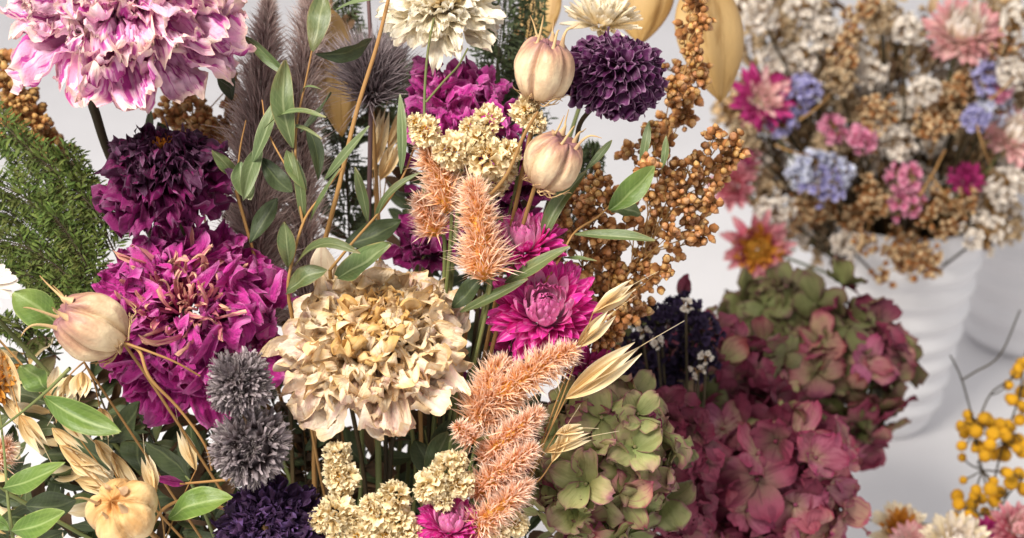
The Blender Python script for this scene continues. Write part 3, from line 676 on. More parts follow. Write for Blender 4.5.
# ------------------------------------------------------------------ peonies
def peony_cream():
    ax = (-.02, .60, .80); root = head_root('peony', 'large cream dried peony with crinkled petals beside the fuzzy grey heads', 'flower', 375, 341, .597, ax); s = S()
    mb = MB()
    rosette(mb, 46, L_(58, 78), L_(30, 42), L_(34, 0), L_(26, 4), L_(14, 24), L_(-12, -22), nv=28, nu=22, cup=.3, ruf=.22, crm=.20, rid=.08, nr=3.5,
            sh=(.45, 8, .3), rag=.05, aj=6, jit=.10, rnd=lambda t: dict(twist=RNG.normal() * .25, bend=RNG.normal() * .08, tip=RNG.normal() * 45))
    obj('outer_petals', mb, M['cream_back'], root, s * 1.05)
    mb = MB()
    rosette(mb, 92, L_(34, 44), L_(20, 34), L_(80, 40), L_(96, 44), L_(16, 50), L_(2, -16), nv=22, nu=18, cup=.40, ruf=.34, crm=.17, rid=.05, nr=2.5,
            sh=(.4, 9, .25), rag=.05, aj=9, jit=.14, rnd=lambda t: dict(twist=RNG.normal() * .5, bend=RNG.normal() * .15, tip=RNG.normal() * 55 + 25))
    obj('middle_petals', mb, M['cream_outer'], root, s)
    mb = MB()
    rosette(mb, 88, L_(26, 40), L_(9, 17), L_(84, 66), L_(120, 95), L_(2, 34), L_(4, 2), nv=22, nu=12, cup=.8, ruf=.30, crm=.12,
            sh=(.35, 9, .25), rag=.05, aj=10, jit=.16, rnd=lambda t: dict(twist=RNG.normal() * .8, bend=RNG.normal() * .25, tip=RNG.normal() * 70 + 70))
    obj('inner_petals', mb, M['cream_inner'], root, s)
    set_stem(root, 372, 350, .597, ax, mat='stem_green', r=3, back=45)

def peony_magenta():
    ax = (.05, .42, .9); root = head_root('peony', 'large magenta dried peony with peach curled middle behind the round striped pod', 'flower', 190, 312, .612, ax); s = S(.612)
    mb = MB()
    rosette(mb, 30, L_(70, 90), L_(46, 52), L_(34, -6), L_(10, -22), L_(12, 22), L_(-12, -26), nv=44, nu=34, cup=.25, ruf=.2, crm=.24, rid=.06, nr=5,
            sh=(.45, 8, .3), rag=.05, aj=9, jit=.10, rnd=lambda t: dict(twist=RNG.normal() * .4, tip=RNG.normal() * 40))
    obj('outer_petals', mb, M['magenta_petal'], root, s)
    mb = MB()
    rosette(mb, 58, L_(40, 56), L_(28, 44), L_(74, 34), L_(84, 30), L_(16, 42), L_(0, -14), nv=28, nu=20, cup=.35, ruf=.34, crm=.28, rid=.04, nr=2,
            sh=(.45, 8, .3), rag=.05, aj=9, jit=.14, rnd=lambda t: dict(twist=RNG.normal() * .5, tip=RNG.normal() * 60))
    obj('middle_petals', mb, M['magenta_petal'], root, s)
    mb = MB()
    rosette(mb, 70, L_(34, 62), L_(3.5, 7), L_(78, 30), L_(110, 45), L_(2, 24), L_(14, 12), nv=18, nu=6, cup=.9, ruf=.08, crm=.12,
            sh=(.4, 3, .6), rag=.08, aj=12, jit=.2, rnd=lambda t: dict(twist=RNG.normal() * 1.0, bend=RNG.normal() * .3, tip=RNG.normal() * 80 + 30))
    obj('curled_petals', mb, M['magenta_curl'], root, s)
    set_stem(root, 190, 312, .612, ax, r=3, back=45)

def peony_pale():
    ax = (.06, .62, .78); root = head_root('peony', 'pale pink and white dried peony on a dark stem against the plain wall', 'flower', 126, 6, .600, ax); s = S()
    mb = MB()
    rosette(mb, 60, L_(90, 106), L_(44, 50), L_(40, -6), L_(18, -16), L_(8, 14), L_(-6, -20), nv=36, nu=22, cup=.40, ruf=.15, crm=.22, rid=.11, nr=2.5,
            sh=(.4, 8, .3), rag=.06, aj=6, jit=.08, rnd=lambda t: dict(twist=RNG.normal() * .25, tip=RNG.normal() * 35 + 25))
    obj('outer_petals', mb, M['pale_pink'], root, s)
    mb = MB()
    rosette(mb, 60, L_(60, 90), L_(26, 40), L_(74, 36), L_(74, 20), L_(10, 12), L_(4, -2), nv=30, nu=18, cup=.45, ruf=.16, crm=.22, rid=.10, nr=2.5,
            sh=(.4, 8, .3), rag=.07, aj=7, jit=.12, rnd=lambda t: dict(twist=RNG.normal() * .35, tip=RNG.normal() * 45 + 20))
    obj('middle_petals', mb, M['pale_pink'], root, s)
    mb = MB()
    rosette(mb, 34, L_(50, 62), L_(12, 22), L_(86, 68), L_(110, 80), L_(2, 14), L_(6, 6), nv=16, nu=8, cup=.7, ruf=.1, crm=.12, sh=(.5, 4, .45), rag=.08, aj=9, jit=.15)
    obj('inner_petals', mb, M['pale_pink_in'], root, s)
    mb = MB(); tube(mb, [P(112, 40, .605), P(93, 92, .612), P(97, 118, .622), P(118, 175, .64), P(180, 300, .67), binding()], 5 * s, 4 * s, 30, 9, rr=np.linspace(5.6, 4, 30) * s)
    obj('stem', mb, M['stem_dark'], root, world=True)

peony_cream(); peony_magenta(); peony_pale()

# crumpled magenta flower behind the cream blossoms
ax = (.0, .75, .55); root = head_root('carnation', 'crumpled magenta flower with upright petals behind the cream blossoms', 'flower', 462, 128, .635, ax); s = S(.635); mb = MB()
rosette(mb, 40, L_(46, 62), L_(28, 26), L_(76, 34), L_(70, 26), L_(4, 14), L_(0, -6), nv=26, nu=16, cup=.5, ruf=.24, crm=.3, rid=.06, sh=(.5, 4, .45), rag=.1, aj=10, jit=.15,
        rnd=lambda t: dict(twist=RNG.normal() * .6, tip=RNG.normal() * 50))
obj('petals', mb, M['magenta_petal'], root, s); set_stem(root, 462, 128, .635, ax)
for (x, y, d, lab, R_) in ((508, 190, .635, 'dark magenta dried flower under the upper pair of seed pods', 1.0), (425, 250, .655, 'dark mauve petals glimpsed behind the leaves above the cream peony', .8)):
    ax = (.1, .6, .7); root = head_root('carnation', lab, 'flower', x, y, d, ax); s = S(d) * R_; mb = MB()
    rosette(mb, 30, L_(34, 50), L_(26, 24), L_(72, 20), L_(60, 10), L_(4, 12), L_(0, -6), nv=14, nu=10, cup=.4, ruf=.2, crm=.2, sh=(.5, 4, .45), rag=.1, aj=10, jit=.15)
    obj('petals', mb, M['magenta_dark'], root, s); set_stem(root, x, y, d, ax)

# dark zinnia and its neighbours
def zinnia(label, px, py, d, ax, R, m1, m2, centre=None, name='zinnia', ruf=.25, n1=70, n2=34):
    root = head_root(name, label, 'flower', px, py, d, ax); s = S(d) * R / 70; mb = MB()
    rosette(mb, int(n1 * 1.6), L_(20, 40), L_(12, 18), L_(78, 14), L_(74, 0), L_(6, 22), L_(12, 0), nv=15, nu=13, cup=.4, ruf=ruf * 1.5, crm=.34, sh=(.45, 8, .3), rag=.14, aj=11, jit=.15,
            rnd=lambda t: dict(twist=RNG.normal() * .5, tip=RNG.normal() * 40))
    obj('upper_petals', mb, M[m1], root, s); mb = MB()
    rosette(mb, int(n2 * 1.4), L_(42, 50), L_(20, 24), L_(8, -30), L_(-10, -50), L_(16, 20), L_(-4, -14), nv=16, nu=14, cup=.3, ruf=ruf * 1.3, crm=.34, sh=(.45, 5, .4), rag=.12, aj=9, jit=.12,
            rnd=lambda t: dict(twist=RNG.normal() * .4, tip=RNG.normal() * 30))
    obj('lower_petals', mb, M[m2], root, s)
    if centre:
        mb = MB(); rosette(mb, 20, L_(10, 14), L_(3, 5), L_(85, 50), L_(110, 40), L_(1, 7), L_(24, 22), nv=8, nu=4, cup=.6, ruf=.1, crm=.1, sh=(.5, 3, .6), rag=.1, jit=.2)
        obj('flower_centre', mb, M[centre], root, s)
    set_stem(root, px, py, d, ax); return root
zinnia('blackish purple ruffled zinnia with orange middle above the magenta peony', 166, 170, .614, (.0, .88, .47), 70, 'zinnia', 'zinnia_low', 'orange_center')
zinnia('deep violet ruffled flower at the foot of the fuzzy grey heads', 268, 532, .585, (.0, .45, .9), 62, 'violet', 'violet', None, 'ruffled_flower', .2)

# ball dahlia
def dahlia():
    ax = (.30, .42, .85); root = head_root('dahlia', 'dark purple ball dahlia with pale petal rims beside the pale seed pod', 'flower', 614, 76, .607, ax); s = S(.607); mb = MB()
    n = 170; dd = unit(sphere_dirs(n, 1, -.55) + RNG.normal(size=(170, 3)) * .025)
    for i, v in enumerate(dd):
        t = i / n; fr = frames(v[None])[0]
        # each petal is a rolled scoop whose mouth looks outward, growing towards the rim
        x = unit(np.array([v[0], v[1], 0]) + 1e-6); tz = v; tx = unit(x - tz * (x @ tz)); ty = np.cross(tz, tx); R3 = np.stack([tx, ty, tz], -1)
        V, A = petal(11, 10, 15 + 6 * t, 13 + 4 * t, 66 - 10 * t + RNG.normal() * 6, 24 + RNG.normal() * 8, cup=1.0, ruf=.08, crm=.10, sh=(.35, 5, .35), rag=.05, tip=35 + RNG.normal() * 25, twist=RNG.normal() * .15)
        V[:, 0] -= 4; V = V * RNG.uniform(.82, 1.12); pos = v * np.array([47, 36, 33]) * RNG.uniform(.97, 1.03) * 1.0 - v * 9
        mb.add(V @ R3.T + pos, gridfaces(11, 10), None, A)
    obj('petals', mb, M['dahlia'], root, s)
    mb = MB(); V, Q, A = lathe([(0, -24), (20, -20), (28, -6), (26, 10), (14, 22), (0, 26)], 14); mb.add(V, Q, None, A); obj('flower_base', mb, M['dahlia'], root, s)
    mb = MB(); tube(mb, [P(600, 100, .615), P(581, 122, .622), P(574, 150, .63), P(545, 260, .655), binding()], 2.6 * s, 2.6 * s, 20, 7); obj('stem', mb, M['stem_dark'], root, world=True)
dahlia()

# cream aster, top
ax = (.1, .55, .8); root = head_root('aster', 'cream dried aster with a tight middle above the crumpled magenta flower', 'flower', 441, 8, .628, ax); s = S(.628); mb = MB()
rosette(mb, 115, L_(28, 54), L_(10, 16), L_(62, -16), L_(45, -30), L_(8, 12), L_(8, 0), nv=16, nu=13, cup=.45, ruf=.15, crm=.24, sh=(.5, 4, .45), rag=.06, aj=8, jit=.1, rnd=lambda t: dict(tip=RNG.normal() * 30))
obj('petals', mb, M['aster'], root, s); mb = MB()
rosette(mb, 50, L_(14, 24), L_(7, 10), L_(86, 45), L_(110, 50), L_(1, 10), L_(14, 10), nv=8, nu=6, cup=.5, ruf=.15, crm=.1, sh=(.5, 4, .45), rag=.08, jit=.15)
obj('inner_petals', mb, M['feverfew'], root, s); set_stem(root, 441, 8, .628, ax)
ax = (0, .8, .6); 
strawflower('cream pointed strawflower above the dark purple dahlia', 602, 22, .66, (.1, .85, .5), 40, 'straw_cream', 'straw_cream', N=70, open_=1.)

# strawflowers in front
strawflower('bright pink strawflower with pale glossy middle between the leaves and oat tips', 545, 312, .602, (.0, .42, .9), 57, 'straw_pink', 'straw_pink_in', N=150, q=1.4)
strawflower('pink strawflower half hidden behind the long narrow leaf', 525, 246, .604, (-.1, .8, .6), 42, 'straw_pink', 'straw_pink_in', N=110, q=1.2, scent=.2)
strawflower('small magenta strawflower low between the cream blossoms', 450, 526, .582, (.1, .75, .65), 36, 'straw_pink', 'straw_pink_in', N=110, q=1.2)
strawflower('magenta strawflower peeping out beneath the bright pink one', 520, 352, .625, (.3, .3, .9), 34, 'straw_magenta', 'straw_pink', N=80)
strawflower('magenta strawflower tucked under the oat tips', 592, 372, .628, (.3, .1, .9), 30, 'straw_magenta', 'straw_pink', N=70)
strawflower('yellow strawflower at the edge beneath the striped pod', -14, 378, .60, (.6, .3, .75), 34, 'straw_gold', 'straw_gold', N=70)

# pods
pod('big pale seed pod with horns pointing away from the magenta peony', 92, 326, .570, (-.78, .42, .46), 38, roll=.3, stem=dict(back=30, r=1.4))
pod('pale seed pod with upright horns touching the dark dahlia', 543, 70, .585, (.18, .92, .34), 33, roll=.1, tall=1.04)
pod('pale seed pod with side horns under the dahlia', 553, 162, .588, (.45, .78, .42), 32, roll=.5, horn=.9)
pod('straw coloured seed pod with star shaped crown low among the oats', 124, 512, .565, (-.25, .50, .83), 38, mat='pod_straw', roll=.2, star=True, tall=.9, threads=False, horn=.8)

# celosia
celosia('tall pink and orange celosia spike in front of the cream blossoms', [(447, 212, .60), (443, 185, .598), (432, 160, .596), (425, 136, .594)], 25, n=1500)
celosia('short orange celosia tuft beside the tall spike', [(436, 236, .606), (428, 215, .604), (420, 197, .602)], 22, 'celosia_hot', n=900)
celosia('fat celosia spike with white hairy tips over the dark stems', [(485, 280, .59), (482, 250, .588), (477, 215, .586), (473, 184, .586)], 30, n=2000)
celosia('long peach celosia spike reaching to the oat tips', [(470, 420, .592), (505, 392, .586), (540, 368, .582), (572, 350, .580)], 27, n=2600)
celosia('peach celosia spike against the cream peony rim', [(478, 432, .59), (484, 400, .588), (494, 376, .588), (505, 362, .59)], 25, n=1700)
celosia('orange celosia spike above the lower two', [(482, 466, .588), (500, 445, .582), (520, 428, .578), (540, 412, .578)], 21, 'celosia_hot', n=1900)
celosia('coral celosia spike beside the cream blossoms', [(474, 496, .586), (495, 478, .58), (515, 462, .576), (534, 448, .576)], 21, 'celosia_hot', n=1900)
celosia('lowest orange celosia spike above the small strawflower', [(470, 535, .584), (492, 515, .578), (512, 497, .576), (528, 482, .578)], 21, 'celosia_hot', n=1700)
celosia('tiny coral celosia bud on the rim of the cream peony', [(474, 440, .58), (466, 434, .578), (456, 425, .576)], 15, 'celosia_hot', n=600)
celosia('rust coloured spiky head at the edge by the yellow strawflower', [(-8, 462, .60), (0, 452, .598), (8, 446, .597)], 20, 'celosia_hot', n=900)

# plumes
plume('broad brown purple grass plume beside the pale peony', [(262, 330, .665), (257, 230, .655), (260, 120, .65), (270, -20, .65)], 42, n=9000)
plume('slender brown purple grass plume behind the top leaves', [(310, 330, .665), (302, 200, .66), (300, 110, .655), (312, 10, .655), (318, -30, .655)], 30, n=6000)
plume('dark grey seed tuft behind the tan stem', [(372, 100, .655), (372, 86, .65), (371, 72, .648), (370, 56, .648)], 48, n=2600, mat='fuzz_cup')

# cream blossoms
feverfew('cluster of cream blossoms under the upright magenta petals', [(426, 132, 17), (452, 150, 21), (488, 120, 17), (478, 138, 16), (488, 158, 24), (508, 152, 15), (470, 128, 12), (462, 172, 14, .6), (492, 184, 17, .60), (505, 170, 14, .6), (416, 122, 10)], (478, 240, .615))
feverfew('single cream blossom wedged between the two pale pods', [(526, 112, 17), (536, 124, 12)], (515, 190, .615))
feverfew('upright pair of cream blossoms under the cream peony', [(337, 455, 16), (343, 478, 19), (336, 468, 15)], (350, 530, .60), d=.585)
feverfew('cream blossoms in the bottom row beside the violet flower', [(336, 514, 21), (322, 520, 14), (352, 518, 14), (338, 534, 14)], (352, 560, .60), d=.582)
feverfew('gold centred cream blossoms in the middle of the bottom row', [(379, 516, 19), (394, 497, 18), (372, 506, 13), (398, 520, 17), (360, 536, 15), (385, 538, 16), (410, 534, 14)], (385, 570, .60), d=.58, gold=.8)
feverfew('cream blossoms leaning up against the coral celosia', [(434, 484, 20), (448, 468, 18), (460, 484, 16), (443, 500, 13), (425, 492, 12), (458, 462, 12)], (415, 540, .60), d=.578)
feverfew('small cream blossoms below the lowest celosia', [(498, 530, 16), (516, 524, 14), (483, 540, 13)], (485, 570, .60), d=.582)

fuzzball_thing('two fuzzy grey lilac flower heads stacked beside the cream peony', [(240, 384, .572, 36), (250, 447, .576, 43)], (262, 520, .60))

# bronze seed panicles
sorghum('large bronze seed panicle arching over the hydrangeas', [(575, 395, .63), (600, 320, .63), (655, 235, .635), (715, 150, .64)],
        [(632, 152), (652, 140), (666, 148), (645, 168), (714, 138), (734, 146), (701, 158), (724, 165), (688, 172), (706, 180), (713, 197), (671, 191), (684, 203), (700, 206), (657, 214), (692, 222), (701, 232), (671, 233), (680, 246),
         (646, 232), (646, 253), (664, 268), (652, 278), (639, 268), (632, 290), (621, 318), (611, 334), (600, 346), (626, 304), (640, 310), (611, 262), (618, 241), (635, 218), (626, 206), (655, 196), (668, 172), (686, 190), (718, 178)], .635)
sorghum('dense bronze seed panicle behind the pink strawflower', [(560, 390, .645), (575, 320, .645), (585, 250, .645), (600, 180, .65)],
        [(596, 251), (586, 272), (575, 283), (600, 237), (586, 212), (593, 198), (568, 205), (589, 290), (568, 272), (586, 300), (600, 310), (575, 240), (565, 225), (605, 222), (612, 200), (604, 283), (612, 296), (578, 192),
         (592, 322), (604, 330), (618, 285), (556, 250), (600, 180), (614, 270), (590, 232)], .645, end=None)
sorghum('thin upright bronze seed spray in front of the tan lantern', [(650, 260, .67), (672, 120, .67), (690, 50, .67), (697, -20, .67)],
        [(699, 4), (690, 28), (700, 25), (692, 50), (676, 72), (688, 70), (701, 76), (691, 93), (678, 100), (682, 116), (668, 122), (660, 136), (650, 128), (640, 185), (694, -5), (672, 88)], .67)
sorghum('tan seed spray against the plain wall at the left edge', [(70, 230, .68), (45, 140, .68), (15, 85, .68), (-5, 50, .68)],
        [(3, 60), (6, 82), (12, 94), (20, 104), (30, 98), (14, 116), (24, 120), (36, 114), (40, 128), (48, 132), (50, 145), (62, 150), (38, 148), (28, 136), (3, 105), (2, 122), (60, 160), (12, 74), (45, 155)], .68, 'grain_tan')
sorghum('tan seed spray under the pale peony', [(210, 260, .68), (200, 180, .68), (195, 130, .68), (190, 95, .68)],
        [(178, 108), (190, 102), (202, 112), (182, 122), (206, 126), (196, 120), (212, 136), (168, 120), (232, 84), (234, 108), (230, 120), (190, 132), (222, 130), (208, 148), (236, 140)], .68, 'grain_tan')

# oats
oat('pale oat stem arching over the green hydrangea', [(593, 313, 634, 284, 13), (577, 347, 613, 312, 12), (566, 398, 641, 346, 17), (556, 434, 583, 428, 10), (545, 452, 592, 436, 9), (552, 462, 568, 424, 8)], (525, 492, .582))
oat('straw oat stem crossing the lower leaves', [(60, 445, 108, 478, 13), (70, 462, 100, 470, 13), (95, 440, 118, 470, 11), (52, 428, 82, 452, 10), (112, 452, 138, 492, 11), (75, 480, 110, 492, 12), (58, 410, 92, 440, 12)], (135, 515, .585))
oat('bleached oat tips hanging below the big pale pod', [(70, 375, 62, 398, 12, .58), (82, 372, 80, 398, 14, .575), (62, 385, 55, 412, 9, .59), (100, 408, 108, 438, 14, .59)], (84, 362, .58))
oat('orange straw stalks at the lower left edge', [(0, 350, 14, 405, 16, .6), (20, 415, 45, 450, 14, .595), (2, 395, 30, 430, 10, .6)], (-10, 330, .605))
oat('oat tips seen through the upper leaves', [(372, 170, 385, 110, 12, .66), (388, 150, 410, 100, 10, .66), (380, 180, 400, 140, 11, .66)], (375, 230, .665))
oat('buff oat tip beside the star crowned pod', [(156, 492, 145, 455, 11, .575), (196, 470, 180, 430, 9, .6)], (165, 540, .58))

# tan lanterns
def lantern(label, x, y, d, w, h, ax, roll=0.):
    root = head_root('papery_lantern', label, 'seed pod', x, y, d, ax, roll, 'papery tan lanterns'); s = S(d); n, m = 26, 48
    t = np.linspace(0, 1, n)[:, None]; ph = np.linspace(0, 2 * PI, m, endpoint=False)[None]
    r = np.sin(PI * t ** .85) ** .75 * w / 2 * (1 + .10 * np.cos(ph * 5)); z = (t - .5) * h
    V = np.stack([r * np.cos(ph), r * np.sin(ph) * .55, z + 0 * ph], -1) * (1 + .02 * fn(ph + 0 * t, t * 3, 2))[..., None]
    A = np.stack([t + 0 * ph, ph / 2 / PI + 0 * t, 0 * t + .4 + 0 * ph, 0 * t + .5 + 0 * ph], -1); mb = MB(); mb.add(V.reshape(-1, 3), gridfaces(n, m, True), None, A.reshape(-1, 4)); obj('husk', mb, M['lantern'], root, s)
    e = P(680, 420, .75); mb = MB(); b = np.array(root.matrix_basis)[:3, 3] - D(*ax) * (h * .48) * s; tube(mb, [b, b - D(*ax) * 26 * s, P(x - 40, -70, d + .05), P(540, -30, .80), P(500, 120, .78), P(470, 420, .74), C0], 1.8 * s, 2 * s, 16, 6); obj('stem', mb, M['stem_tan'], root, world=True)
lantern('big tan papery lantern behind the bronze seed spray', 712, 38, .74, 92, 130, (.12, -1, .1))
lantern('tan papery lantern behind the cream strawflower', 640, 0, .75, 62, 90, (.0, -1, .1))
lantern('shaded tan papery lantern behind the pale pods', 540, 12, .75, 50, 80, (-.1, -1, .1))
lantern('yellowish papery lantern seen through the top leaves', 336, 72, .672, 54, 132, (.1, -1, .1))
# ------------------------------------------------------------------ leafy sprigs
sprig('leafy_sprig', 'green leafy sprig with brown stem rising in front of the grass plume', 'leaf sprig',
      [([(289, 300, .60), (289, 276, .595), (303, 223, .59), (322, 195, .588), (342, 168, .59)], 1.8), ([(303, 223, .59), (297, 185, .588), (296, 130, .586), (305, 85, .584), (312, 50, .583), (316, 20, .59)], 1.4),
       ([(288, 170, .59), (268, 132, .592), (262, 100, .60)], 1.), ([(289, 300, .60), (330, 520, .645), (395, 760, .665)], 2)],
      [(312, 52, 323, -8, 23, .583, .586, 3, .2), (315, 54, 372, 38, 18, .585, .60, 4, -.9, 'leaf_dark'), (290, 78, 244, 36, 15, .60, .61, 4, .5), (293, 148, 285, 60, 23, .586, .58, -4, .1),
       (253, 162, 278, 97, 17, .595, .59, 3, .3, 'leaf_pale'), (264, 128, 326, 117, 9, .586, .575, -5, .9), (272, 130, 322, 139, 6, .59, .58, -2, 1.1), (298, 98, 322, 90, 5, .586, .58, -5, .9),
       (301, 132, 331, 92, 17, .60, .60, 5, .6, 'leaf_dark'), (324, 180, 369, 126, 11, .59, .575, 4, .4, 'leaf_pale'), (307, 126, 318, 180, 17, .60, .595, -4, .2, 'leaf_dark'),
       (262, 158, 292, 192, 20, .60, .60, 4, .4, 'leaf_dark'), (287, 150, 306, 190, 17, .592, .585, 3, .3), (303, 223, 292, 150, 13, .592, .585, 4, .1), (288, 267, 284, 222, 18, .592, .586, 2, .2),
       (250, 243, 277, 198, 20, .61, .612, 2, .3, 'leaf_dark'), (309, 222, 340, 168, 8, .592, .58, 4, .7), (286, 294, 327, 270, 22, .597, .59, -3, .6), (295, 266, 360, 253, 13, .593, .575, -10, .8)], group='green leafy sprigs')
sprig('leafy_sprig', 'green leafy sprig with tan stem slanting above the cream peony', 'leaf sprig',
      [([(330, 270, .605), (353, 242, .60), (385, 205, .598), (405, 172, .596), (420, 130, .60)], 1.6), ([(330, 270, .605), (340, 420, .64), (395, 760, .665)], 2)],
      [(337, 277, 391, 244, 36, .597, .585, 3, .5), (344, 246, 401, 220, 28, .61, .612, 4, .3, 'leaf_dark'), (368, 222, 355, 167, 11, .60, .595, 3, .3), (374, 222, 421, 172, 10, .60, .59, -4, .5, 'leaf'),
       (401, 174, 400, 94, 11, .596, .59, 4, .2, 'leaf_pale'), (336, 10, 382, -2, 8, .60, .59, 2, .8, 'leaf_pale')], group='green leafy sprigs')
sprig('leafy_sprig', 'green leaf sprig between the zinnia and the grass plume', 'leaf sprig', [([(236, 190, .615), (240, 150, .61), (246, 120, .61)], 1.2), ([(236, 190, .615), (300, 420, .65), (395, 760, .665)], 2)],
      [(238, 178, 212, 150, 15, .61, .60, 2, .3), (240, 162, 250, 200, 22, .60, .592, 3, .3, 'leaf_pale'), (262, 145, 243, 200, 18, .60, .59, 3, .2, 'leaf_pale'), (150, 150, 150, 108, 12, .65, .65, 2, .3, 'leaf_dark'), (168, 150, 158, 122, 14, .65, .65, 3, .3, 'leaf_dark'),
       (232, 100, 222, 66, 20, .64, .64, 3, .5, 'leaf_dark')], group='green leafy sprigs')
sprig('leafy_sprig', 'leafy sprig with narrow leaves crossing the bronze seed panicle', 'leaf sprig',
      [([(535, 300, .60), (560, 258, .60), (575, 232, .602), (600, 215, .606), (624, 190, .61), (650, 165, .612)], 1.4), ([(535, 300, .60), (480, 500, .645), (395, 760, .665)], 2)],
      [(609, 210, 654, 166, 25, .605, .60, 4, .3, 'leaf_fresh'), (611, 211, 641, 214, 19, .612, .61, -3, .8), (574, 234, 655, 240, 13, .602, .592, 4, .7), (538, 258, 587, 170, 15, .602, .60, -5, .4),
       (505, 283, 569, 246, 17, .598, .585, 3, .4), (561, 258, 597, 261, 8, .605, .60, 2, 1.), (640, 168, 649, 121, 9, .612, .61, 2, .3, 'leaf_pale'), (662, 168, 666, 136, 8, .615, .612, 2, .3, 'leaf_pale'),
       (460, 312, 528, 279, 16, .60, .588, 4, .5), (452, 308, 481, 274, 20, .605, .60, 3, .3, 'leaf_dark'), (586, 170, 612, 140, 8, .61, .61, 2, .4)], group='green leafy sprigs')
sprig('leafy_sprig', 'fresh green leaf sprig below the big pale pod', 'leaf sprig',
      [([(70, 368, .575), (48, 390, .58), (22, 412, .586), (-10, 436, .592)], 1.9)],
      [(45, 397, 120, 432, 28, .576, .565, 5, .3, 'leaf_fresh'), (47, 392, 20, 366, 32, .582, .58, 3, .4, 'leaf_fresh'), (57, 327, 13, 293, 36, .585, .58, 5, .3, 'leaf_fresh')], 'stem_green', 'fresh green leaf sprigs')
sprig('leafy_sprig', 'fresh green leaf sprig climbing at the lower left corner', 'leaf sprig',
      [([(16, 560, .585), (8, 500, .585), (4, 450, .59), (-2, 400, .60)], 2.)],
      [(4, 488, 65, 463, 30, .583, .575, 4, .3, 'leaf_fresh'), (12, 531, 64, 512, 28, .58, .572, 4, .3, 'leaf_fresh'), (26, 506, 76, 500, 30, .60, .60, 4, .3, 'leaf_dark'), (9, 530, -14, 512, 14, .58, .58, 2, .3, 'leaf_fresh'), (8, 478, 28, 452, 20, .61, .61, 3, .4, 'leaf_dark'),
       (8, 500, -18, 490, 24, .60, .60, 3, .4, 'leaf_dark')], 'stem_green', 'fresh green leaf sprigs')
sprig('leafy_sprig', 'dark green leaf sprig under the magenta peony', 'leaf sprig',
      [([(190, 480, .60), (150, 445, .605), (108, 441, .60)], 1.6), ([(190, 480, .60), (250, 600, .64), (395, 760, .665)], 2)],
      [(108, 442, 140, 402, 30, .60, .595, 4, .3, 'leaf_dark'), (190, 480, 145, 442, 30, .60, .595, 4, .3, 'leaf_dark'), (168, 518, 232, 498, 32, .583, .575, -4, .4, 'leaf_fresh'), (186, 470, 190, 425, 30, .61, .61, 4, .3, 'leaf_dark'),
       (110, 470, 60, 430, 26, .615, .61, 4, .3, 'leaf_dark'), (140, 470, 128, 430, 30, .612, .61, 3, .4, 'leaf_dark'), (230, 480, 262, 465, 22, .60, .60, 4, .4, 'leaf_dark'), (75, 400, 62, 452, 20, .61, .61, 3, .3, 'leaf_dark')], 'stem_green', 'dark green leaf sprigs')
sprig('leafy_sprig', 'mauve bract and stem crossing beside the violet flower', 'leaf sprig', [([(262, 476, .592), (225, 480, .588), (180, 484, .588)], 2.0)], [(186, 484, 152, 477, 15, .588, .588, 2, .4, 'magenta_petal')], 'stem_tan', 'dark green leaf sprigs')
sprig('leafy_sprig', 'olive leaf sprig between cream peony and hydrangea', 'leaf sprig', [([(440, 520, .62), (430, 460, .62), (425, 430, .62)], 1.6)],
      [(425, 470, 448, 432, 24, .615, .612, 3, .3, 'leaf'), (430, 480, 415, 440, 24, .62, .62, 3, .3, 'leaf_dark'), (440, 460, 468, 436, 24, .615, .612, 3, .3, 'leaf'), (430, 455, 450, 420, 20, .62, .62, 3, .3, 'leaf_dark')], 'stem_green', 'dark green leaf sprigs')
sprig('pale_bract', 'pale papery bract rising behind the cream peony', 'leaf sprig', [([(330, 300, .615), (325, 270, .61)], 1.6)], [(325, 300, 322, 243, 30, .612, .606, 4, .3, 'bract_leaf')], 'stem_tan')

# bare stems in front
def bare(label, pts, r, mat='stem_tan', taper=.7):
    root = thing('bare_stem', label, 'stem', P(*pts[0]), frame(D(0, 0, 1)), 'bare dry stems'); mb = MB(); tube(mb, [P(*q) for q in pts], r * S(), r * taper * S(), 30, 7); obj('stalk', mb, M[mat], root, world=True)
bare('long tan bare stem rising past the dark seed tuft', [(322, 252, .62), (338, 190, .60), (357, 110, .597), (377, 45, .596), (392, -15, .596)], 2.6)
bare('thin grey green stem behind the long tan stem', [(368, 250, .65), (370, 150, .65), (371, 60, .65), (368, -10, .65)], 3.0, 'plume_core')
bare('forked greenish twig in front of the cream aster', [(424, 124, .60), (425, 85, .60), (428, 50, .60), (434, 18, .60)], 1.6, 'stem_green')
bare('thin greenish twig slanting up from the forked twig', [(426, 102, .60), (445, 80, .597), (458, 66, .595), (468, 48, .594)], 1.3, 'stem_green')
bare('tan stem curving below the blossom between the pods', [(480, 206, .59), (506, 176, .582), (524, 135, .58), (538, 112, .582)], 2.1)
bare('tan stem looping from the big pale pod to the fuzzy heads', [(128, 344, .572), (140, 352, .57), (150, 378, .572), (180, 410, .58), (205, 445, .585), (212, 470, .59)], 1.8)
bare('thin tan stem crossing the magenta peony', [(122, 342, .57), (150, 352, .568), (175, 362, .57), (200, 376, .575)], 1.3)
bare('tan stem with reddish tint under the bottom leaves', [(230, 510, .60), (190, 500, .59), (165, 508, .585), (150, 530, .585)], 2.)
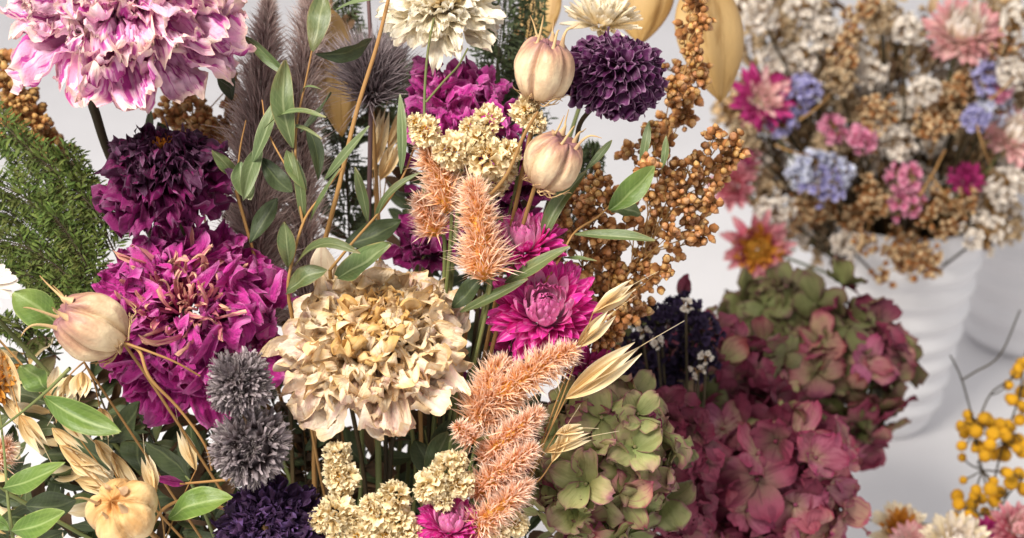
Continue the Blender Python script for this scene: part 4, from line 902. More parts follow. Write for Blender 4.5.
for k, (x0, x1, dz) in enumerate([(318, 330, .63), (332, 340, .635), (350, 352, .625), (362, 358, .63), (372, 375, .64), (384, 380, .63), (398, 390, .625), (408, 402, .635), (420, 410, .63), (305, 318, .64), (290, 306, .635), (455, 430, .64), (470, 440, .63), (500, 450, .65), (432, 418, .63), (210, 280, .65), (240, 290, .65), (145, 250, .65), (440, 425, .625), (462, 436, .622), (448, 428, .64), (480, 446, .63)]):
    y0 = 400 if k < 11 else (290 if k in (11, 12, 13, 14, 18, 19, 20, 21) else 400)
    xx = x0 if k < 11 else x0
    m = ['stem_tan', 'stem_dark', 'stem_dark', 'stem_green'][k % 4]; x0 += RNG.normal() * 12; x1 += RNG.normal() * 12
    bare('one of the upright stems in the dark gap around the cream peony', [(xx, y0, dz), ((x0 + x1) / 2, 480, dz + .008), (x1, 600, dz + .01), (395, 760, .665)], 2.4, m, 1.2)

# ferns and filler foliage
for lab, pts, L, mt in [
    ('feathery green sprig reaching to the top of the left edge', [(115, 230, .64), (70, 185, .64), (30, 150, .64), (-10, 110, .64)], 34, 'fern'),
    ('feathery green sprig beside the zinnia', [(118, 260, .645), (95, 210, .642), (80, 175, .64), (64, 150, .64)], 28, 'fern'),
    ('feathery green sprig below the topmost left one', [(105, 270, .635), (60, 225, .635), (20, 195, .635), (-15, 180, .635)], 34, 'fern'),
    ('feathery green sprig level with the magenta peony', [(90, 300, .63), (55, 265, .63), (20, 245, .63), (-15, 240, .63)], 30, 'fern'),
    ('feathery green sprig just above the big pale pod', [(85, 320, .63), (60, 290, .63), (30, 275, .63), (-5, 272, .63)], 22, 'fern'),
    ('feathery green sprig standing against the magenta petals', [(100, 320, .63), (92, 280, .63), (75, 245, .63), (50, 210, .63)], 28, 'fern'),
    ('feathery green sprig filling the gap beside the topmost one', [(110, 250, .655), (60, 205, .655), (25, 165, .655), (5, 135, .655)], 36, 'fern'),
    ('feathery green sprig behind the middle of the left edge', [(100, 290, .65), (50, 240, .65), (15, 215, .65), (-15, 205, .65)], 36, 'fern'),
    ('feathery green sprig deepest behind the big pale pod', [(95, 320, .65), (50, 285, .65), (20, 262, .65), (-15, 262, .65)], 34, 'fern'),
    ('dark feathery sprig left of the green leaf', [(60, 360, .64), (30, 335, .64), (5, 325, .64), (-15, 322, .64)], 18, 'fern'),
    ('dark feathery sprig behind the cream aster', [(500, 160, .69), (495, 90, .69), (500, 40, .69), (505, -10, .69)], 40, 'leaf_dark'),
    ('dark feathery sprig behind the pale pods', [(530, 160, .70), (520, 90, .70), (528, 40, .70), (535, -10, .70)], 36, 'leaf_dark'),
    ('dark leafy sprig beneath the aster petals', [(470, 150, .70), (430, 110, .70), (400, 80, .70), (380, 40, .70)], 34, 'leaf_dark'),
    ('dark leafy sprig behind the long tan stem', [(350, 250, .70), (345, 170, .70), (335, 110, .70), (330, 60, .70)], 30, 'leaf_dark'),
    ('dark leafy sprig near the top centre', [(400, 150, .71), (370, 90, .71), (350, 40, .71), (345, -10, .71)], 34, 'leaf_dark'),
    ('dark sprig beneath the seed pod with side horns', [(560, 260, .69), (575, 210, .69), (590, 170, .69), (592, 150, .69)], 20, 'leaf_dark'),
]: fern(lab, pts, L, mt)

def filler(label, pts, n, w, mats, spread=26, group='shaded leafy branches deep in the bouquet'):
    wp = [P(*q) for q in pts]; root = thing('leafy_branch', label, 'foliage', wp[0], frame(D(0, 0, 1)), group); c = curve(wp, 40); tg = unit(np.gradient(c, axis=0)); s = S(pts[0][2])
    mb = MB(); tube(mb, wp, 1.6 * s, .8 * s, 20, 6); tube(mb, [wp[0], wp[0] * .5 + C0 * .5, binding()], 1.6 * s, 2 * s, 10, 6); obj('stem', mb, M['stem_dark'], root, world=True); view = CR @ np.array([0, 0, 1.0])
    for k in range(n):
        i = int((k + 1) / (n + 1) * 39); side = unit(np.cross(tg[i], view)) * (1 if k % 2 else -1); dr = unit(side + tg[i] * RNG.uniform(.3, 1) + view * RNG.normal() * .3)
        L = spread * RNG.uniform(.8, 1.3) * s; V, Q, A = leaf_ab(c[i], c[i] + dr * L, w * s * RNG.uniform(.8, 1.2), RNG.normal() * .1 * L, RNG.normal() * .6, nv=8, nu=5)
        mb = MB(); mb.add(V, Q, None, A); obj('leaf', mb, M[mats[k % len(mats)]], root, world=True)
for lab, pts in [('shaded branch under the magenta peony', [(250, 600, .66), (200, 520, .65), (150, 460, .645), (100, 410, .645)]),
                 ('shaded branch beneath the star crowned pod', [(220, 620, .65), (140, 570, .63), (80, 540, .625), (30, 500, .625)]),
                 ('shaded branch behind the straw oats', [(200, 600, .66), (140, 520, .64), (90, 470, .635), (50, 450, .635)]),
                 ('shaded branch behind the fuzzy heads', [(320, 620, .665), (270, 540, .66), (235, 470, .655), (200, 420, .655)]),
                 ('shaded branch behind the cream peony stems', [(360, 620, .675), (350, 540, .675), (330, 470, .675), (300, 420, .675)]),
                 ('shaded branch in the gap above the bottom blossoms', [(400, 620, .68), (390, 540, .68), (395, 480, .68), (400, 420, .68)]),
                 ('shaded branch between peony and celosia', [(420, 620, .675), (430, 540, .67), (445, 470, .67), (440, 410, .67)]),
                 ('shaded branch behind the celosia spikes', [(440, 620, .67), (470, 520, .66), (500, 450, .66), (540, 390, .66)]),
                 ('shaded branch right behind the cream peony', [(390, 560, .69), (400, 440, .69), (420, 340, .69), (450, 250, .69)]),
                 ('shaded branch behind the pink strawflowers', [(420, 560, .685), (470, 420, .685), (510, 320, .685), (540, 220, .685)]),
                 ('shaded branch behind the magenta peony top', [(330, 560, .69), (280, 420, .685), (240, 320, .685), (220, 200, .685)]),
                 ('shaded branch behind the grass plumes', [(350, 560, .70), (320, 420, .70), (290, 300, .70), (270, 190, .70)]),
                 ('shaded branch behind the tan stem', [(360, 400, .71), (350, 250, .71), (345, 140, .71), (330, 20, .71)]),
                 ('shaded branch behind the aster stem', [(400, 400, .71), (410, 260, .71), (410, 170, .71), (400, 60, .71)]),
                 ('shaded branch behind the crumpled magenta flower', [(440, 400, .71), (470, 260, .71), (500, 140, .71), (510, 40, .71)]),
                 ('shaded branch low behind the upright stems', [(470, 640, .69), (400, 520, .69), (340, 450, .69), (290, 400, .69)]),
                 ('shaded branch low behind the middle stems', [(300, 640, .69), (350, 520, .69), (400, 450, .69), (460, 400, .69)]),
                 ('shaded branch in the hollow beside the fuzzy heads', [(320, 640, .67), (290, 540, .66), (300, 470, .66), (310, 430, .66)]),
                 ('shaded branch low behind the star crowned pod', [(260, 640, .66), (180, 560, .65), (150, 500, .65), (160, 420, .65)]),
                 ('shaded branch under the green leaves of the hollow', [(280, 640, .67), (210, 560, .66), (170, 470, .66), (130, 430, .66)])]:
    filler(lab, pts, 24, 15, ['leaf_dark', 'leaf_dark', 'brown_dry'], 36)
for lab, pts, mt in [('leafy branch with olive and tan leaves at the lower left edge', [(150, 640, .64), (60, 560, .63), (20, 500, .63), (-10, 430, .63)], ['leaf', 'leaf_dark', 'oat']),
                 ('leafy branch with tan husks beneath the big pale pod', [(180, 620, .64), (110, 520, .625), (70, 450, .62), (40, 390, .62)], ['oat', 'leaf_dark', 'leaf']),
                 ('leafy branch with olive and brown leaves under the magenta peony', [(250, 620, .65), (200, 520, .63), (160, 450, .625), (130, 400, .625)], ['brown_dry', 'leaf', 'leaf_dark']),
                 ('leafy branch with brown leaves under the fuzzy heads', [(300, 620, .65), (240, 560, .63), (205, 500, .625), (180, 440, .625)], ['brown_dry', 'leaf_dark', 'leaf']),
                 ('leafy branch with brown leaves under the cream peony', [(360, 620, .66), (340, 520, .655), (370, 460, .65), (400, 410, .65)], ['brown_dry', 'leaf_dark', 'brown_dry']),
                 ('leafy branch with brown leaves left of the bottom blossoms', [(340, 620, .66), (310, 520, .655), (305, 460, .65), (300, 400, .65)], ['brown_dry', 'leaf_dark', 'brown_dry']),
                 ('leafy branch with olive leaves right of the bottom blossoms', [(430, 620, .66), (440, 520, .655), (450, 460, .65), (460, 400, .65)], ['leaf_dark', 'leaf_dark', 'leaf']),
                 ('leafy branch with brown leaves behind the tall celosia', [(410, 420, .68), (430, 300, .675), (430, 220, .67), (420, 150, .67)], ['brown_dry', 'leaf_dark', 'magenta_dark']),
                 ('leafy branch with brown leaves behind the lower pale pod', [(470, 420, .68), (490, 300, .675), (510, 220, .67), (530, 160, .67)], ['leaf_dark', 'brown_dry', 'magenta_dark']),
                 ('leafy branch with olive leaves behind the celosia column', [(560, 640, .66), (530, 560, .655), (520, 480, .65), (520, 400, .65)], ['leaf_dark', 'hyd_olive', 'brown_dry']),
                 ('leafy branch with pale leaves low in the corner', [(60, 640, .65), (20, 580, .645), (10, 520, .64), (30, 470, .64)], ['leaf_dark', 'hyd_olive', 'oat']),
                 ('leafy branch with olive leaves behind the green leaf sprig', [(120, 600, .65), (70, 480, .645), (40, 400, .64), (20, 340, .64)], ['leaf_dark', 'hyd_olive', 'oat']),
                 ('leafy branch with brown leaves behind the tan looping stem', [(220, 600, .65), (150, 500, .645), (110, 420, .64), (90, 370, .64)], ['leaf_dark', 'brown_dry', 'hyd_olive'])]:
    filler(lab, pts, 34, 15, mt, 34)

# daisy at the left edge
ax = (.5, .3, .8); root = head_root('daisy', 'white daisy cut by the left edge', 'flower', -18, 285, .60, ax); s = S(); mb = MB()
rosette(mb, 26, L_(26, 30), L_(8, 9), L_(14, 2), L_(4, -8), L_(6, 7), L_(0, 0), nv=10, nu=5, cup=.2, ruf=.02, crm=.04, sh=(.5, 4, .5), rag=.02); obj('petals', mb, M['white_papery'], root, s)
mb = MB(); dd = sphere_dirs(60, 1, 0); V, Q, A = lathe([(0, 0), (1, .2), (.8, 1.6), (0, 2)], 5); inst(mb, V, Q, A, dd * np.array([7, 7, 4]), frames(dd), np.full(60, 1.)); obj('flower_centre', mb, M['gold_center'], root, s)
set_stem(root, -18, 285, .60, ax)

# ------------------------------------------------------------------ hydrangeas
H0 = P(690, 700, .80)
hydrangea('green hydrangea head with purple petal rims beside the celosia', 600, 462, .625, 70, 78, 33, 'hyd_green', 40, (-.1, .3, 1), end=P(560, 760, .66), q=11, mats=['hyd_green', 'hyd_olive', 'hyd_mix'], pad=[.64, .14, .22])
hydrangea('large rose pink hydrangea head low in the middle', 760, 488, .765, 90, 84, 36, 'hyd_pink', 44, (0, .3, 1), end=H0, q=9, mats=['hyd_pink', 'hyd_pink', 'hyd_mix', 'hyd_wine'], pad=[.5, .27, .13, .1])
hydrangea('tall hydrangea head of mixed green and wine in front of the vase', 848, 374, .87, 50, 84, 31, 'hyd_mix', 36, (.1, .2, 1), end=P(800, 640, .9), mats=['hyd_mix', 'hyd_pink', 'hyd_wine', 'hyd_olive'], pad=[.36, .12, .3, .22], q=7)
hydrangea('olive green hydrangea head under the ochre strawflower', 778, 328, .90, 44, 48, 32, 'hyd_olive', 20, (0, .2, 1), end=P(790, 640, .92), q=6)
hydrangea('dusky hydrangea head of olive and wine florets above the rose pink one', 700, 372, .79, 84, 52, 26, 'hyd_wine', 40, (0, .3, 1), end=H0, mats=['hyd_wine', 'hyd_olive', 'hyd_mix'], pad=[.4, .45, .15], q=6)
hydrangea('rose hydrangea head between the green one and the large pink one', 672, 470, .71, 34, 70, 26, 'hyd_wine', 30, (0, .2, 1), end=H0, q=6)

# dark purple statice
def papery(label, px, py, d, R, mat, n=22, bs=6., name='statice', cat='dried flower', group=None, end=None, five=5, k=.55, dome=.2):
    root = head_root(name, label, cat, px, py, d, (RNG.normal() * .2, .3, .9), 0, group); s = S(d); mb = MB(); dd = sphere_dirs(n, 1, -dome); dd = unit(dd + RNG.normal(size=dd.shape) * .15)
    st = MB()
    for v in dd:
        c = v * R * RNG.uniform(.55, 1.05) * np.array([1, 1, .8]); fr = frames(unit(v + RNG.normal(size=3) * .4)[None])[0]; b = bs * RNG.uniform(.75, 1.25)
        for q in range(five):
            V, A = petal(4, 4, b, b * .85, 62 + RNG.normal() * 10, 20 + RNG.normal() * 15, cup=.35, ruf=.15, crm=.1, sh=(.4, 5, .4), rag=.1)
            V = rotz(V, q * 2 * PI / five + RNG.normal() * .1); mb.add(V @ fr.T + c, gridfaces(4, 4), None, A)
        tube(st, [c, c * .4, [0, -R * .5, -R]], .5, .7, 4, 4)
    obj('florets', mb, M[mat], root, s); obj('stalks', st, M['stem_tan' if mat != 'dark_statice' else 'stem_dark'], root, s)
    e = H0 if end is None else end; p = P(px, py, d); mb = MB(); tube(mb, [p, p * .6 + e * .4 - np.array([0, 0, .0]), e], 1.3 * s, 1.8 * s, 10, 5); obj('stem', mb, M['stem_dark'], root, world=True)
    return root
for lab, x, y, R in [('dark violet statice head beside the oat tips', 640, 350, 24), ('dark violet statice head just under the bronze seeds', 660, 322, 20), ('dark violet statice head with white specks around it', 668, 362, 24),
                     ('dark violet statice head in the middle of the dusky hydrangea', 700, 335, 20), ('dark violet statice head under the single wine petal', 682, 312, 16), ('dark violet statice head low over the olive florets', 660, 385, 20),
                     ('dark violet statice head beside the rose florets', 695, 362, 20), ('dark violet statice head deepest behind the oat tips', 622, 372, 20)]:
    papery(lab, x, y, .735 + RNG.normal() * .01, R, 'dark_statice', 46, 6.5, group='dark violet statice heads')
for lab, x, y in [('white statice speck between the dark violet heads', 657, 342), ('tiny white statice tuft above the dark violet heads', 686, 307), ('tiny white statice tuft over the wine florets', 706, 357), ('tiny white statice tuft beside the olive florets', 698, 371), ('tiny white statice tuft next to the bronze seeds', 642, 331)]:
    papery(lab, x, y, .715, 6, 'white_papery', 5, 4.5, group='tiny white statice tufts', end=H0)
root = head_root('petal_bud', 'single wine red pointed bud above the dark violet statice', 'flower', 684, 292, .75, (.05, 1, .2)); s = S(.75); mb = MB()
rosette(mb, 5, L_(22, 26), L_(14, 15), L_(84, 80), L_(92, 95), L_(1, 2), L_(-8, -8), nv=10, nu=7, cup=.5, ruf=.05, crm=.1, sh=(.6, 1.8, .8), rag=.03); obj('petals', mb, M['hyd_wine'], root, s)
mb = MB(); tube(mb, [P(684, 298, .75), P(684, 330, .76), P(690, 500, .79)], 1.2 * s, 1.5 * s, 10, 5); obj('stem', mb, M['stem_dark'], root, world=True)

# ------------------------------------------------------------------ second bouquet and its vase
VD = 1.10
base = P(893, 450, VD); t_ = (0 - CAM[2]) / ((P(893, 450, 1.) - CAM)[2]); vb = CAM + (P(893, 450, 1.) - CAM) * t_   # where the vase foot meets the table
def vase(label, loc, R, H, ribs=9, name='vase'):
    root = thing(name, label, 'vase', loc, None, 'white ceramic vases'); n = 90; pr = []
    for z in np.linspace(0, 1, n): 
        r = R * (.60 + .40 * z ** .75) * (1 - .10 * (1 - np.clip(z * 9, 0, 1)) ** 2) + R * .03 * math.sin(z * ribs * 2 * PI) * (1 if .05 < z < .95 else 0); pr.append((r, z * H))
    pr = [(0, 0.0004)] + pr + [(R * .985, H + .0015), (R * .95, H), (R * .93, H * .9), (R * .6, H * .1), (0, H * .06)]
    mb = MB(); V, Q, A = lathe(pr, 72); mb.add(V, Q, None, A); obj('body', mb, M['ceramic'], root); return root
vd = (CR.T @ (vb - CAM))[2] * -1
vase('white ribbed vase holding the blurred bouquet', vb + np.array([0, .045, 0]), .058, .165)
BV = vb + np.array([0, .045, .12]); BE = P(900, 300, (CR.T @ (BV - CAM))[2] * -1)
BD = (CR.T @ (BV + np.array([0, 0, .08]) - CAM))[2] * -1   # depth of the bouquet
# second vessel, right edge
vb2 = CAM + (P(1060, 400, 1.) - CAM) * ((0 - CAM[2]) / ((P(1060, 400, 1.) - CAM)[2]))
vase('white vase cut by the right edge behind the yellow buttons', vb2 + np.array([.0, .10, 0]), .07, .14, 5)

BL = dict(group='blurred flowers of the second bouquet', stem=dict(end=BE, back=30))
bd = BD - .05
strawflower('white and pink strawflower at the top right of the second bouquet', 962, 34, bd, (.0, .5, .85), 40, 'straw_blush', 'straw_blush_in', N=120, **BL)
strawflower('peach and white strawflower cut by the right edge', 1012, 138, bd, (.2, .5, .8), 34, 'straw_blush', 'straw_blush_in', N=100, **BL)
strawflower('magenta strawflower beside the lilac larkspur', 762, 100, bd - .02, (.2, .2, .9), 36, 'straw_magenta', 'straw_blush', N=60, open_=.8, **BL)
strawflower('small magenta strawflower under the tan grains', 966, 180, bd, (-.1, .4, .9), 20, 'straw_magenta', 'straw_magenta', N=60, **BL)
strawflower('ochre centred strawflower with pink rim hanging over the grey gap', 757, 248, bd - .03, (-.05, -.15, .95), 36, 'straw_ochre_rim', 'straw_gold', N=70, center='gold_center', open_=.9, **BL)
strawflower('dusty rose strawflower half hidden beside the bronze seeds', 733, 185, bd, (-.3, .1, .9), 26, 'straw_ochre_rim', 'straw_ochre_rim', N=60, open_=.6, **BL)
strawflower('rose strawflower low behind the bronze seed panicle', 740, 165, bd + .02, (-.1, .3, .9), 22, 'straw_ochre_rim', 'straw_magenta', N=60, open_=.6, **BL)
W = [  # x, y, R, where
 (852, 58, 14, 'near the top'), (838, 80, 13, 'below the top white tuft'), (872, 72, 12, 'beside the first tan grains'), (862, 97, 15, 'at the heart of the bouquet'), (908, 112, 15, 'beside the orange grains'), (898, 146, 16, 'above the pink larkspur'),
 (884, 132, 10, 'just left of the pink larkspur top'), (906, 30, 13, 'left of the white and pink strawflower'), (922, 55, 15, 'under the white and pink strawflower'), (942, 62, 12, 'touching the white and pink strawflower'), (780, 30, 15, 'above the lilac larkspur'),
 (802, 8, 14, 'at the top edge by the lantern'), (822, 32, 14, 'left of the tan grains'), (776, 60, 13, 'beside the lantern'), (800, 62, 14, 'over the lilac larkspur'), (762, 190, 13, 'above the ochre centred strawflower'), (776, 212, 15, 'right of the ochre centred strawflower'),
 (792, 232, 13, 'hanging over the olive hydrangea'), (815, 240, 12, 'lowest over the olive hydrangea'), (832, 222, 13, 'under the pale blue larkspur'), (846, 245, 10, 'at the rim of the vase'), (990, 205, 18, 'over the second vase'), (984, 235, 17, 'lowest at the right'), (1008, 185, 15, 'at the right edge'),
 (1010, 75, 12, 'below the top right corner'), (1018, 20, 14, 'in the top right corner'), (824, 150, 12, 'left of the pale blue larkspur'), (930, 140, 12, 'in the brown gap'), (742, 140, 12, 'beside the rose strawflower'), (880, 20, 12, 'right of the tan grains at the top'), (760, 15, 14, 'behind the big lantern'), (1006, 225, 14, 'right of the lowest white tuft'),
 (850, 110, 10, 'left of the heart'), (925, 90, 11, 'in the middle right'), (868, 160, 12, 'beside the lower tan grains')]
for x, y, R, wh in W: papery('white papery statice tuft ' + wh, x, y, bd + RNG.normal() * .02, R * 1.2, 'white_papery' if RNG.random() < .72 else 'buff', 36, 5.6, group='white papery statice tufts', end=BE)
B = [(790, 100, 16, 'lilac', 'lilac larkspur tuft beside the magenta strawflower'), (782, 122, 13, 'lilac', 'lilac larkspur tuft under the first lilac one'), (806, 90, 12, 'lilac', 'lilac larkspur tuft touching white statice'),
     (824, 186, 20, 'lilac', 'violet blue larkspur tuft in the lower middle'), (812, 165, 15, 'lilac_pale', 'pale blue larkspur tuft above the violet blue one'), (800, 176, 13, 'lilac_pale', 'pale blue larkspur tuft left of the violet blue one'), (838, 172, 13, 'lilac_pale', 'pale blue larkspur tuft right of the violet blue one'),
     (988, 78, 14, 'lilac', 'lilac larkspur tuft under the white and pink strawflower'), (992, 108, 16, 'lilac_pale', 'pale blue larkspur tuft at the right'), (975, 120, 11, 'lilac', 'small violet larkspur tuft at the right'),
     (905, 178, 14, 'pink_small', 'pink larkspur tuft, upper one over the vase'), (906, 203, 16, 'pink_small', 'pink larkspur tuft, lower one over the vase'), (832, 130, 12, 'pink_small', 'pink tuft left of the heart'), (862, 140, 10, 'pink_small', 'small pink tuft at the heart'), (1000, 90, 8, 'pink_small', 'tiny pink tuft by the pale blue one')]
for x, y, R, m, lab in B: papery(lab, x, y, bd - .02 + RNG.normal() * .01, R * 1.0, m, 22, 7, name='larkspur', group='larkspur tufts', end=BE, five=4)
T = [([(845, 60), (850, 40), (855, 20), (868, 6), (838, 70), (832, 50)], 'at the top'), ([(875, 128), (870, 115), (880, 105), (868, 140), (885, 120)], 'in the centre'), ([(935, 130), (945, 108), (955, 92), (968, 80), (930, 115), (950, 120), (920, 130), (965, 100)], 'below the white and pink strawflower'),
     ([(870, 190), (862, 212), (852, 232), (866, 240), (848, 215), (875, 205)], 'over the vase rim on the left'), ([(900, 238), (915, 250), (888, 250), (928, 255), (905, 262)], 'at the very front of the vase'), ([(940, 200), (955, 215), (930, 215), (968, 200), (945, 230)], 'over the vase rim on the right'), ([(800, 205), (815, 215), (830, 205), (795, 220)], 'under the violet blue larkspur'), ([(1000, 50), (1012, 40), (1020, 60)], 'at the right edge')]
for cl, wh in T: sorghum('tan seed cluster ' + wh, [(900, 300, bd + .06), ((cl[0][0] + 900) / 2, 230, bd + .04), (cl[0][0], cl[0][1], bd)], cl, bd - .01, 'tan_cluster', 'tan seed clusters of the second bouquet', 2.5, 30, end=BE, dj=.01)
sorghum('golden seed cluster hanging lowest over the white vase', [(900, 300, bd + .06), (915, 262, bd), (920, 270, bd - .01)], [(905, 262), (922, 268), (928, 262), (882, 276)], bd - .02, 'tan_cluster', 'tan seed clusters of the second bouquet', 3.2, 14, end=BE, dj=.004)
# dry brown leaves and stems that fill the second bouquet
k_ = 0
while k_ < 56:
    x, y = RNG.uniform(728, 1030), RNG.uniform(-5, 235)
    if y > 150 + (x - 720) * .9: continue
    k_ += 1; papery('shaded buff statice tuft deep in the second bouquet', x, y, bd + RNG.uniform(.01, .07), 17, ['buff', 'tan_cluster', 'white_papery', 'buff'][k_ % 4], 34, 5.5, group='buff statice tufts deep in the second bouquet', end=BE)
for k in range(75):
    a = RNG.uniform(728, 1035); b = RNG.uniform(-10, 215); lab = 'dry brown leafy twig deep in the second bouquet'
    root = thing('dry_twig', lab, 'foliage', P(a, b, bd + .05), frame(D(0, 0, 1)), 'dry twigs deep in the second bouquet'); s = S(bd); mb = MB(); lf = MB(); e = BE + RNG.normal(size=3) * .01
    p = P(a, b, bd + RNG.uniform(.02, .09)); c = tube(mb, [p, p * .5 + e * .5 + RNG.normal(size=3) * .01, e], .8 * s, 1.6 * s, 14, 5); view = CR @ np.array([0, 0, 1.0])
    for q in range(32):
        o = c[RNG.integers(0, 8)] + RNG.normal(size=3) * 3 * s; dr = unit(RNG.normal(size=3)); V, Q, A = leaf_ab(o, o + dr * RNG.uniform(12, 26) * s, RNG.uniform(5, 11) * s, 0, RNG.normal(), nv=5, nu=4); lf.add(V, Q, None, A)
    obj('stem', mb, M['stem_dark'], root, world=True); obj('leaves', lf, M[['brown_dry', 'buff', 'buff', 'tan_cluster'][k % 4]], root, world=True)
for x0, y0, x1, y1 in [(775, 145, 810, 155), (920, 195, 945, 150), (975, 120, 990, 165), (930, 175, 965, 215), (990, 100, 1020, 70), (800, 120, 830, 95)]:
    root = thing('bare_stem', 'pale bare twig lying across the second bouquet', 'stem', P(x0, y0, bd - .03), frame(D(0, 0, 1)), 'pale bare twigs of the second bouquet'); mb = MB()
    tube(mb, [P(x0, y0, bd - .035), P((x0 + x1) / 2, (y0 + y1) / 2 + 2, bd - .038), P(x1, y1, bd - .03)], 1.3 * S(bd), .9 * S(bd), 10, 6); obj('stalk', mb, M['stem_tan'], root, world=True)

# ------------------------------------------------------------------ yellow buttons on the right
def tansy(label, heads, base, joints, d):
    p0 = P(*base); root = thing('tansy', label, 'flower', p0, frame(D(0, 0, 1)), 'yellow button flowers'); mb = MB(); s = S(d)
    for j in joints: tube(mb, [P(*q) for q in j], 1.1 * s, .9 * s, 14, 5)
    jp = np.array([P(*q) for j in joints for q in j])
    V, Q, A = lathe([(0, -.7), (.7, -.6), (1, -.1), (1, .25), (.82, .6), (.45, .8), (0, .72)], 14)
    heads = heads + [(x + RNG.normal() * 9, y + RNG.normal() * 7, r * RNG.uniform(.7, .95)) for x, y, r in heads]
    for (x, y, r) in heads:
        dd = d + RNG.normal() * .012; c = P(x, y, dd); k = jp[np.argmin(np.linalg.norm(jp - c, axis=1))]; tube(mb, [c, (c + k) / 2 + RNG.normal(size=3) * 3 * s, k], .9 * s, .9 * s, 7, 4)
        face = D(RNG.normal() * .35, .5 + RNG.normal() * .25, .8); h = MB(); fr = frame(face); inst(h, V, Q, A, c[None], fr[None], np.array([r * .8 * s]))
        g = sphere_dirs(60, 1, .1); gp = (g * np.array([.86, .86, .62]) * r * .8 * s) @ fr.T + c; inst(h, *lathe([(0, -.5), (1, 0), (.7, .8), (0, 1)], 5), gp, frames(g @ fr.T), r * s * RNG.uniform(.08, .16, 60))
        obj('button', h, M['tansy'], root, world=True)
    obj('stem', mb, M['stem_dark'], root, world=True); return root
td = .88
H1 = [(970, 424, 9), (985, 420, 11), (976, 432, 9), (993, 434, 9), (978, 446, 9), (1006, 436, 8), (1010, 428, 8), (1003, 454, 11), (985, 456, 8), (962, 446, 7), (1018, 440, 9), (1020, 420, 8), (1008, 385, 7), (1016, 374, 8), (1022, 392, 9), (1012, 400, 8), (1022, 364, 8), (1024, 408, 8), (968, 415, 7), (1000, 424, 8), (990, 445, 8), (1022, 452, 8), (964, 434, 7)]
H2 = [(957, 496, 9), (972, 504, 9), (990, 489, 9), (994, 501, 9), (1011, 483, 9), (1019, 474, 9), (953, 518, 9), (972, 518, 8), (1000, 492, 8), (976, 490, 7), (1024, 490, 9), (1010, 515, 8), (985, 512, 7)]
tansy('large cluster of yellow button flowers at the right edge', H1, (1010, 600, td), [[(1010, 600, td), (995, 520, td), (982, 470, td), (975, 430, td), (962, 380, td), (950, 355, td)], [(990, 500, td), (1004, 440, td), (1018, 400, td), (1026, 350, td)], [(975, 430, td + .01), (990, 395, td + .01), (1010, 380, td)], [(962, 380, td), (975, 372, td + .01), (1000, 355, td + .01), (1020, 310, td + .01)]], td)
tansy('lower cluster of yellow button flowers over the pink blooms', H2, (1000, 610, td - .02), [[(1000, 610, td - .02), (985, 540, td - .02), (975, 500, td - .02), (982, 470, td - .02)], [(985, 530, td - .02), (1008, 495, td - .02), (1022, 480, td - .02)], [(980, 515, td - .02), (960, 505, td - .02)]], td - .02)

# blooms lying along the bottom right
PB = dict(group='blooms along the bottom right', stem=dict(end=P(960, 640, .9), back=20))
strawflower('white strawflower at the bottom under the yellow buttons', 957, 546, .80, (0, .7, .7), 38, 'straw_cream', 'straw_blush_in', N=90, open_=.4, **PB)
strawflower('cream strawflower at the bottom beside the rose hydrangea', 900, 530, .84, (-.1, .6, .75), 30, 'straw_cream', 'straw_gold', N=80, open_=.6, **PB)
strawflower('magenta strawflower at the bottom right', 990, 540, .84, (.1, .6, .75), 26, 'straw_magenta', 'straw_magenta', N=80, open_=.4, **PB)
strawflower('rose pink strawflower in the bottom right corner', 1018, 530, .82, (.1, .6, .75), 30, 'straw_ochre_rim', 'straw_blush', N=80, open_=.4, **PB)
strawflower('pink tipped cream strawflower at the bottom, small and half hidden', 912, 546, .82, (0, .6, .75), 26, 'straw_blush', 'straw_blush', N=70, open_=.6, **PB)
bare('thin brown twig above the bottom right blooms', [(870, 520, .85), (900, 523, .85), (940, 524, .85), (980, 520, .86)], 1.6, 'stem_dark')

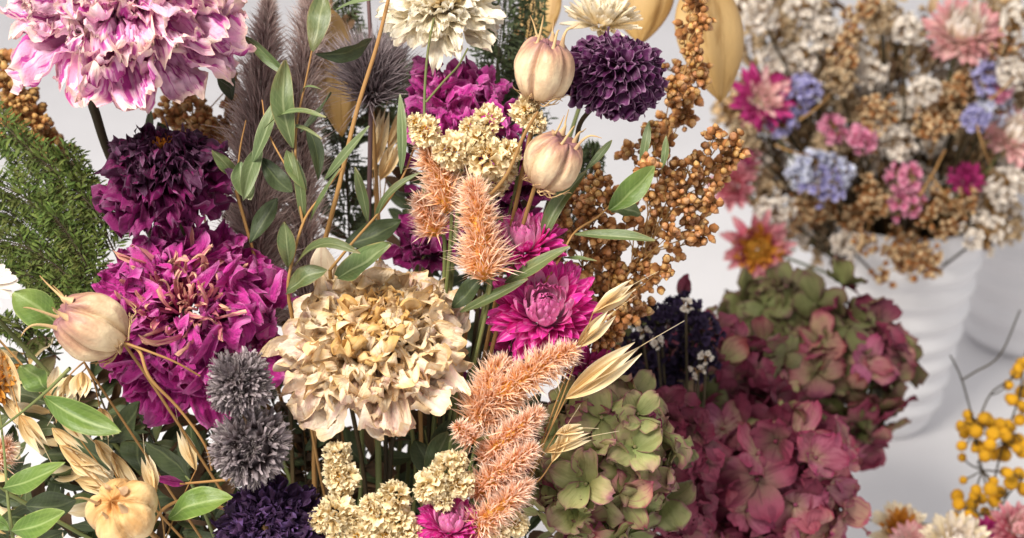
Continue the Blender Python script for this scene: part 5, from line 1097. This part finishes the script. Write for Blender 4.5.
# ------------------------------------------------------------------ setting
def slab(name, x0, x1, y0, y1, z0, z1, mat):
    mb = MB(); V = np.array([[x, y, z] for z in (z0, z1) for y in (y0, y1) for x in (x0, x1)]); Q = [[0, 2, 3, 1], [4, 5, 7, 6], [0, 1, 5, 4], [2, 6, 7, 3], [0, 4, 6, 2], [1, 3, 7, 5]]
    mb.add(V, Q); o = obj(name, mb, M[mat]); o.data.polygons.foreach_set('use_smooth', [False] * len(o.data.polygons)); return tag(o, kind='structure')
slab('table_top', -1.6, 1.8, -.5, 2.2, -.03, 0, 'table')
slab('wall', -3, 3, 2.4, 2.45, -.8, 2.4, 'wall')

# ------------------------------------------------------------------ light and camera
w = bpy.data.worlds.new('World'); SC.world = w; w.use_nodes = True; bg = w.node_tree.nodes['Background']; bg.inputs[0].default_value = (.985, .98, 1.0, 1); bg.inputs[1].default_value = .68
def area(name, loc, target, size, power, col):
    L = bpy.data.lights.new(name, 'AREA'); L.energy = power; L.size = size; L.shape = 'SQUARE'; L.color = col; o = bpy.data.objects.new(name, L); COL.objects.link(o); o.location = loc
    o.rotation_euler = (Vector(target) - Vector(loc)).to_track_quat('-Z', 'Y').to_euler(); return o
tgt = P(480, 270, .62)
area('key_lamp', tuple(tgt + np.array([-.48, -.52, .92])), tuple(tgt), .52, 28, (1, .945, .86))
cam = bpy.data.cameras.new('camera'); co = bpy.data.objects.new('camera', cam); COL.objects.link(co); co.location = CAM; co.rotation_euler = (math.radians(65), 0, 0)
cam.lens = LENS; cam.sensor_width = 36; cam.clip_start = .02; cam.clip_end = 20; cam.dof.use_dof = True; cam.dof.focus_distance = .592; cam.dof.aperture_fstop = 10.8
SC.camera = co
SC.view_settings.view_transform = 'Standard'; SC.view_settings.look = 'None'; SC.view_settings.exposure = 0; SC.view_settings.gamma = 1
SC.render.engine = 'CYCLES'; SC.cycles.use_denoising = True; SC.cycles.max_bounces = 6; SC.cycles.diffuse_bounces = 4; SC.cycles.transmission_bounces = 4; SC.cycles.sample_clamp_indirect = 6
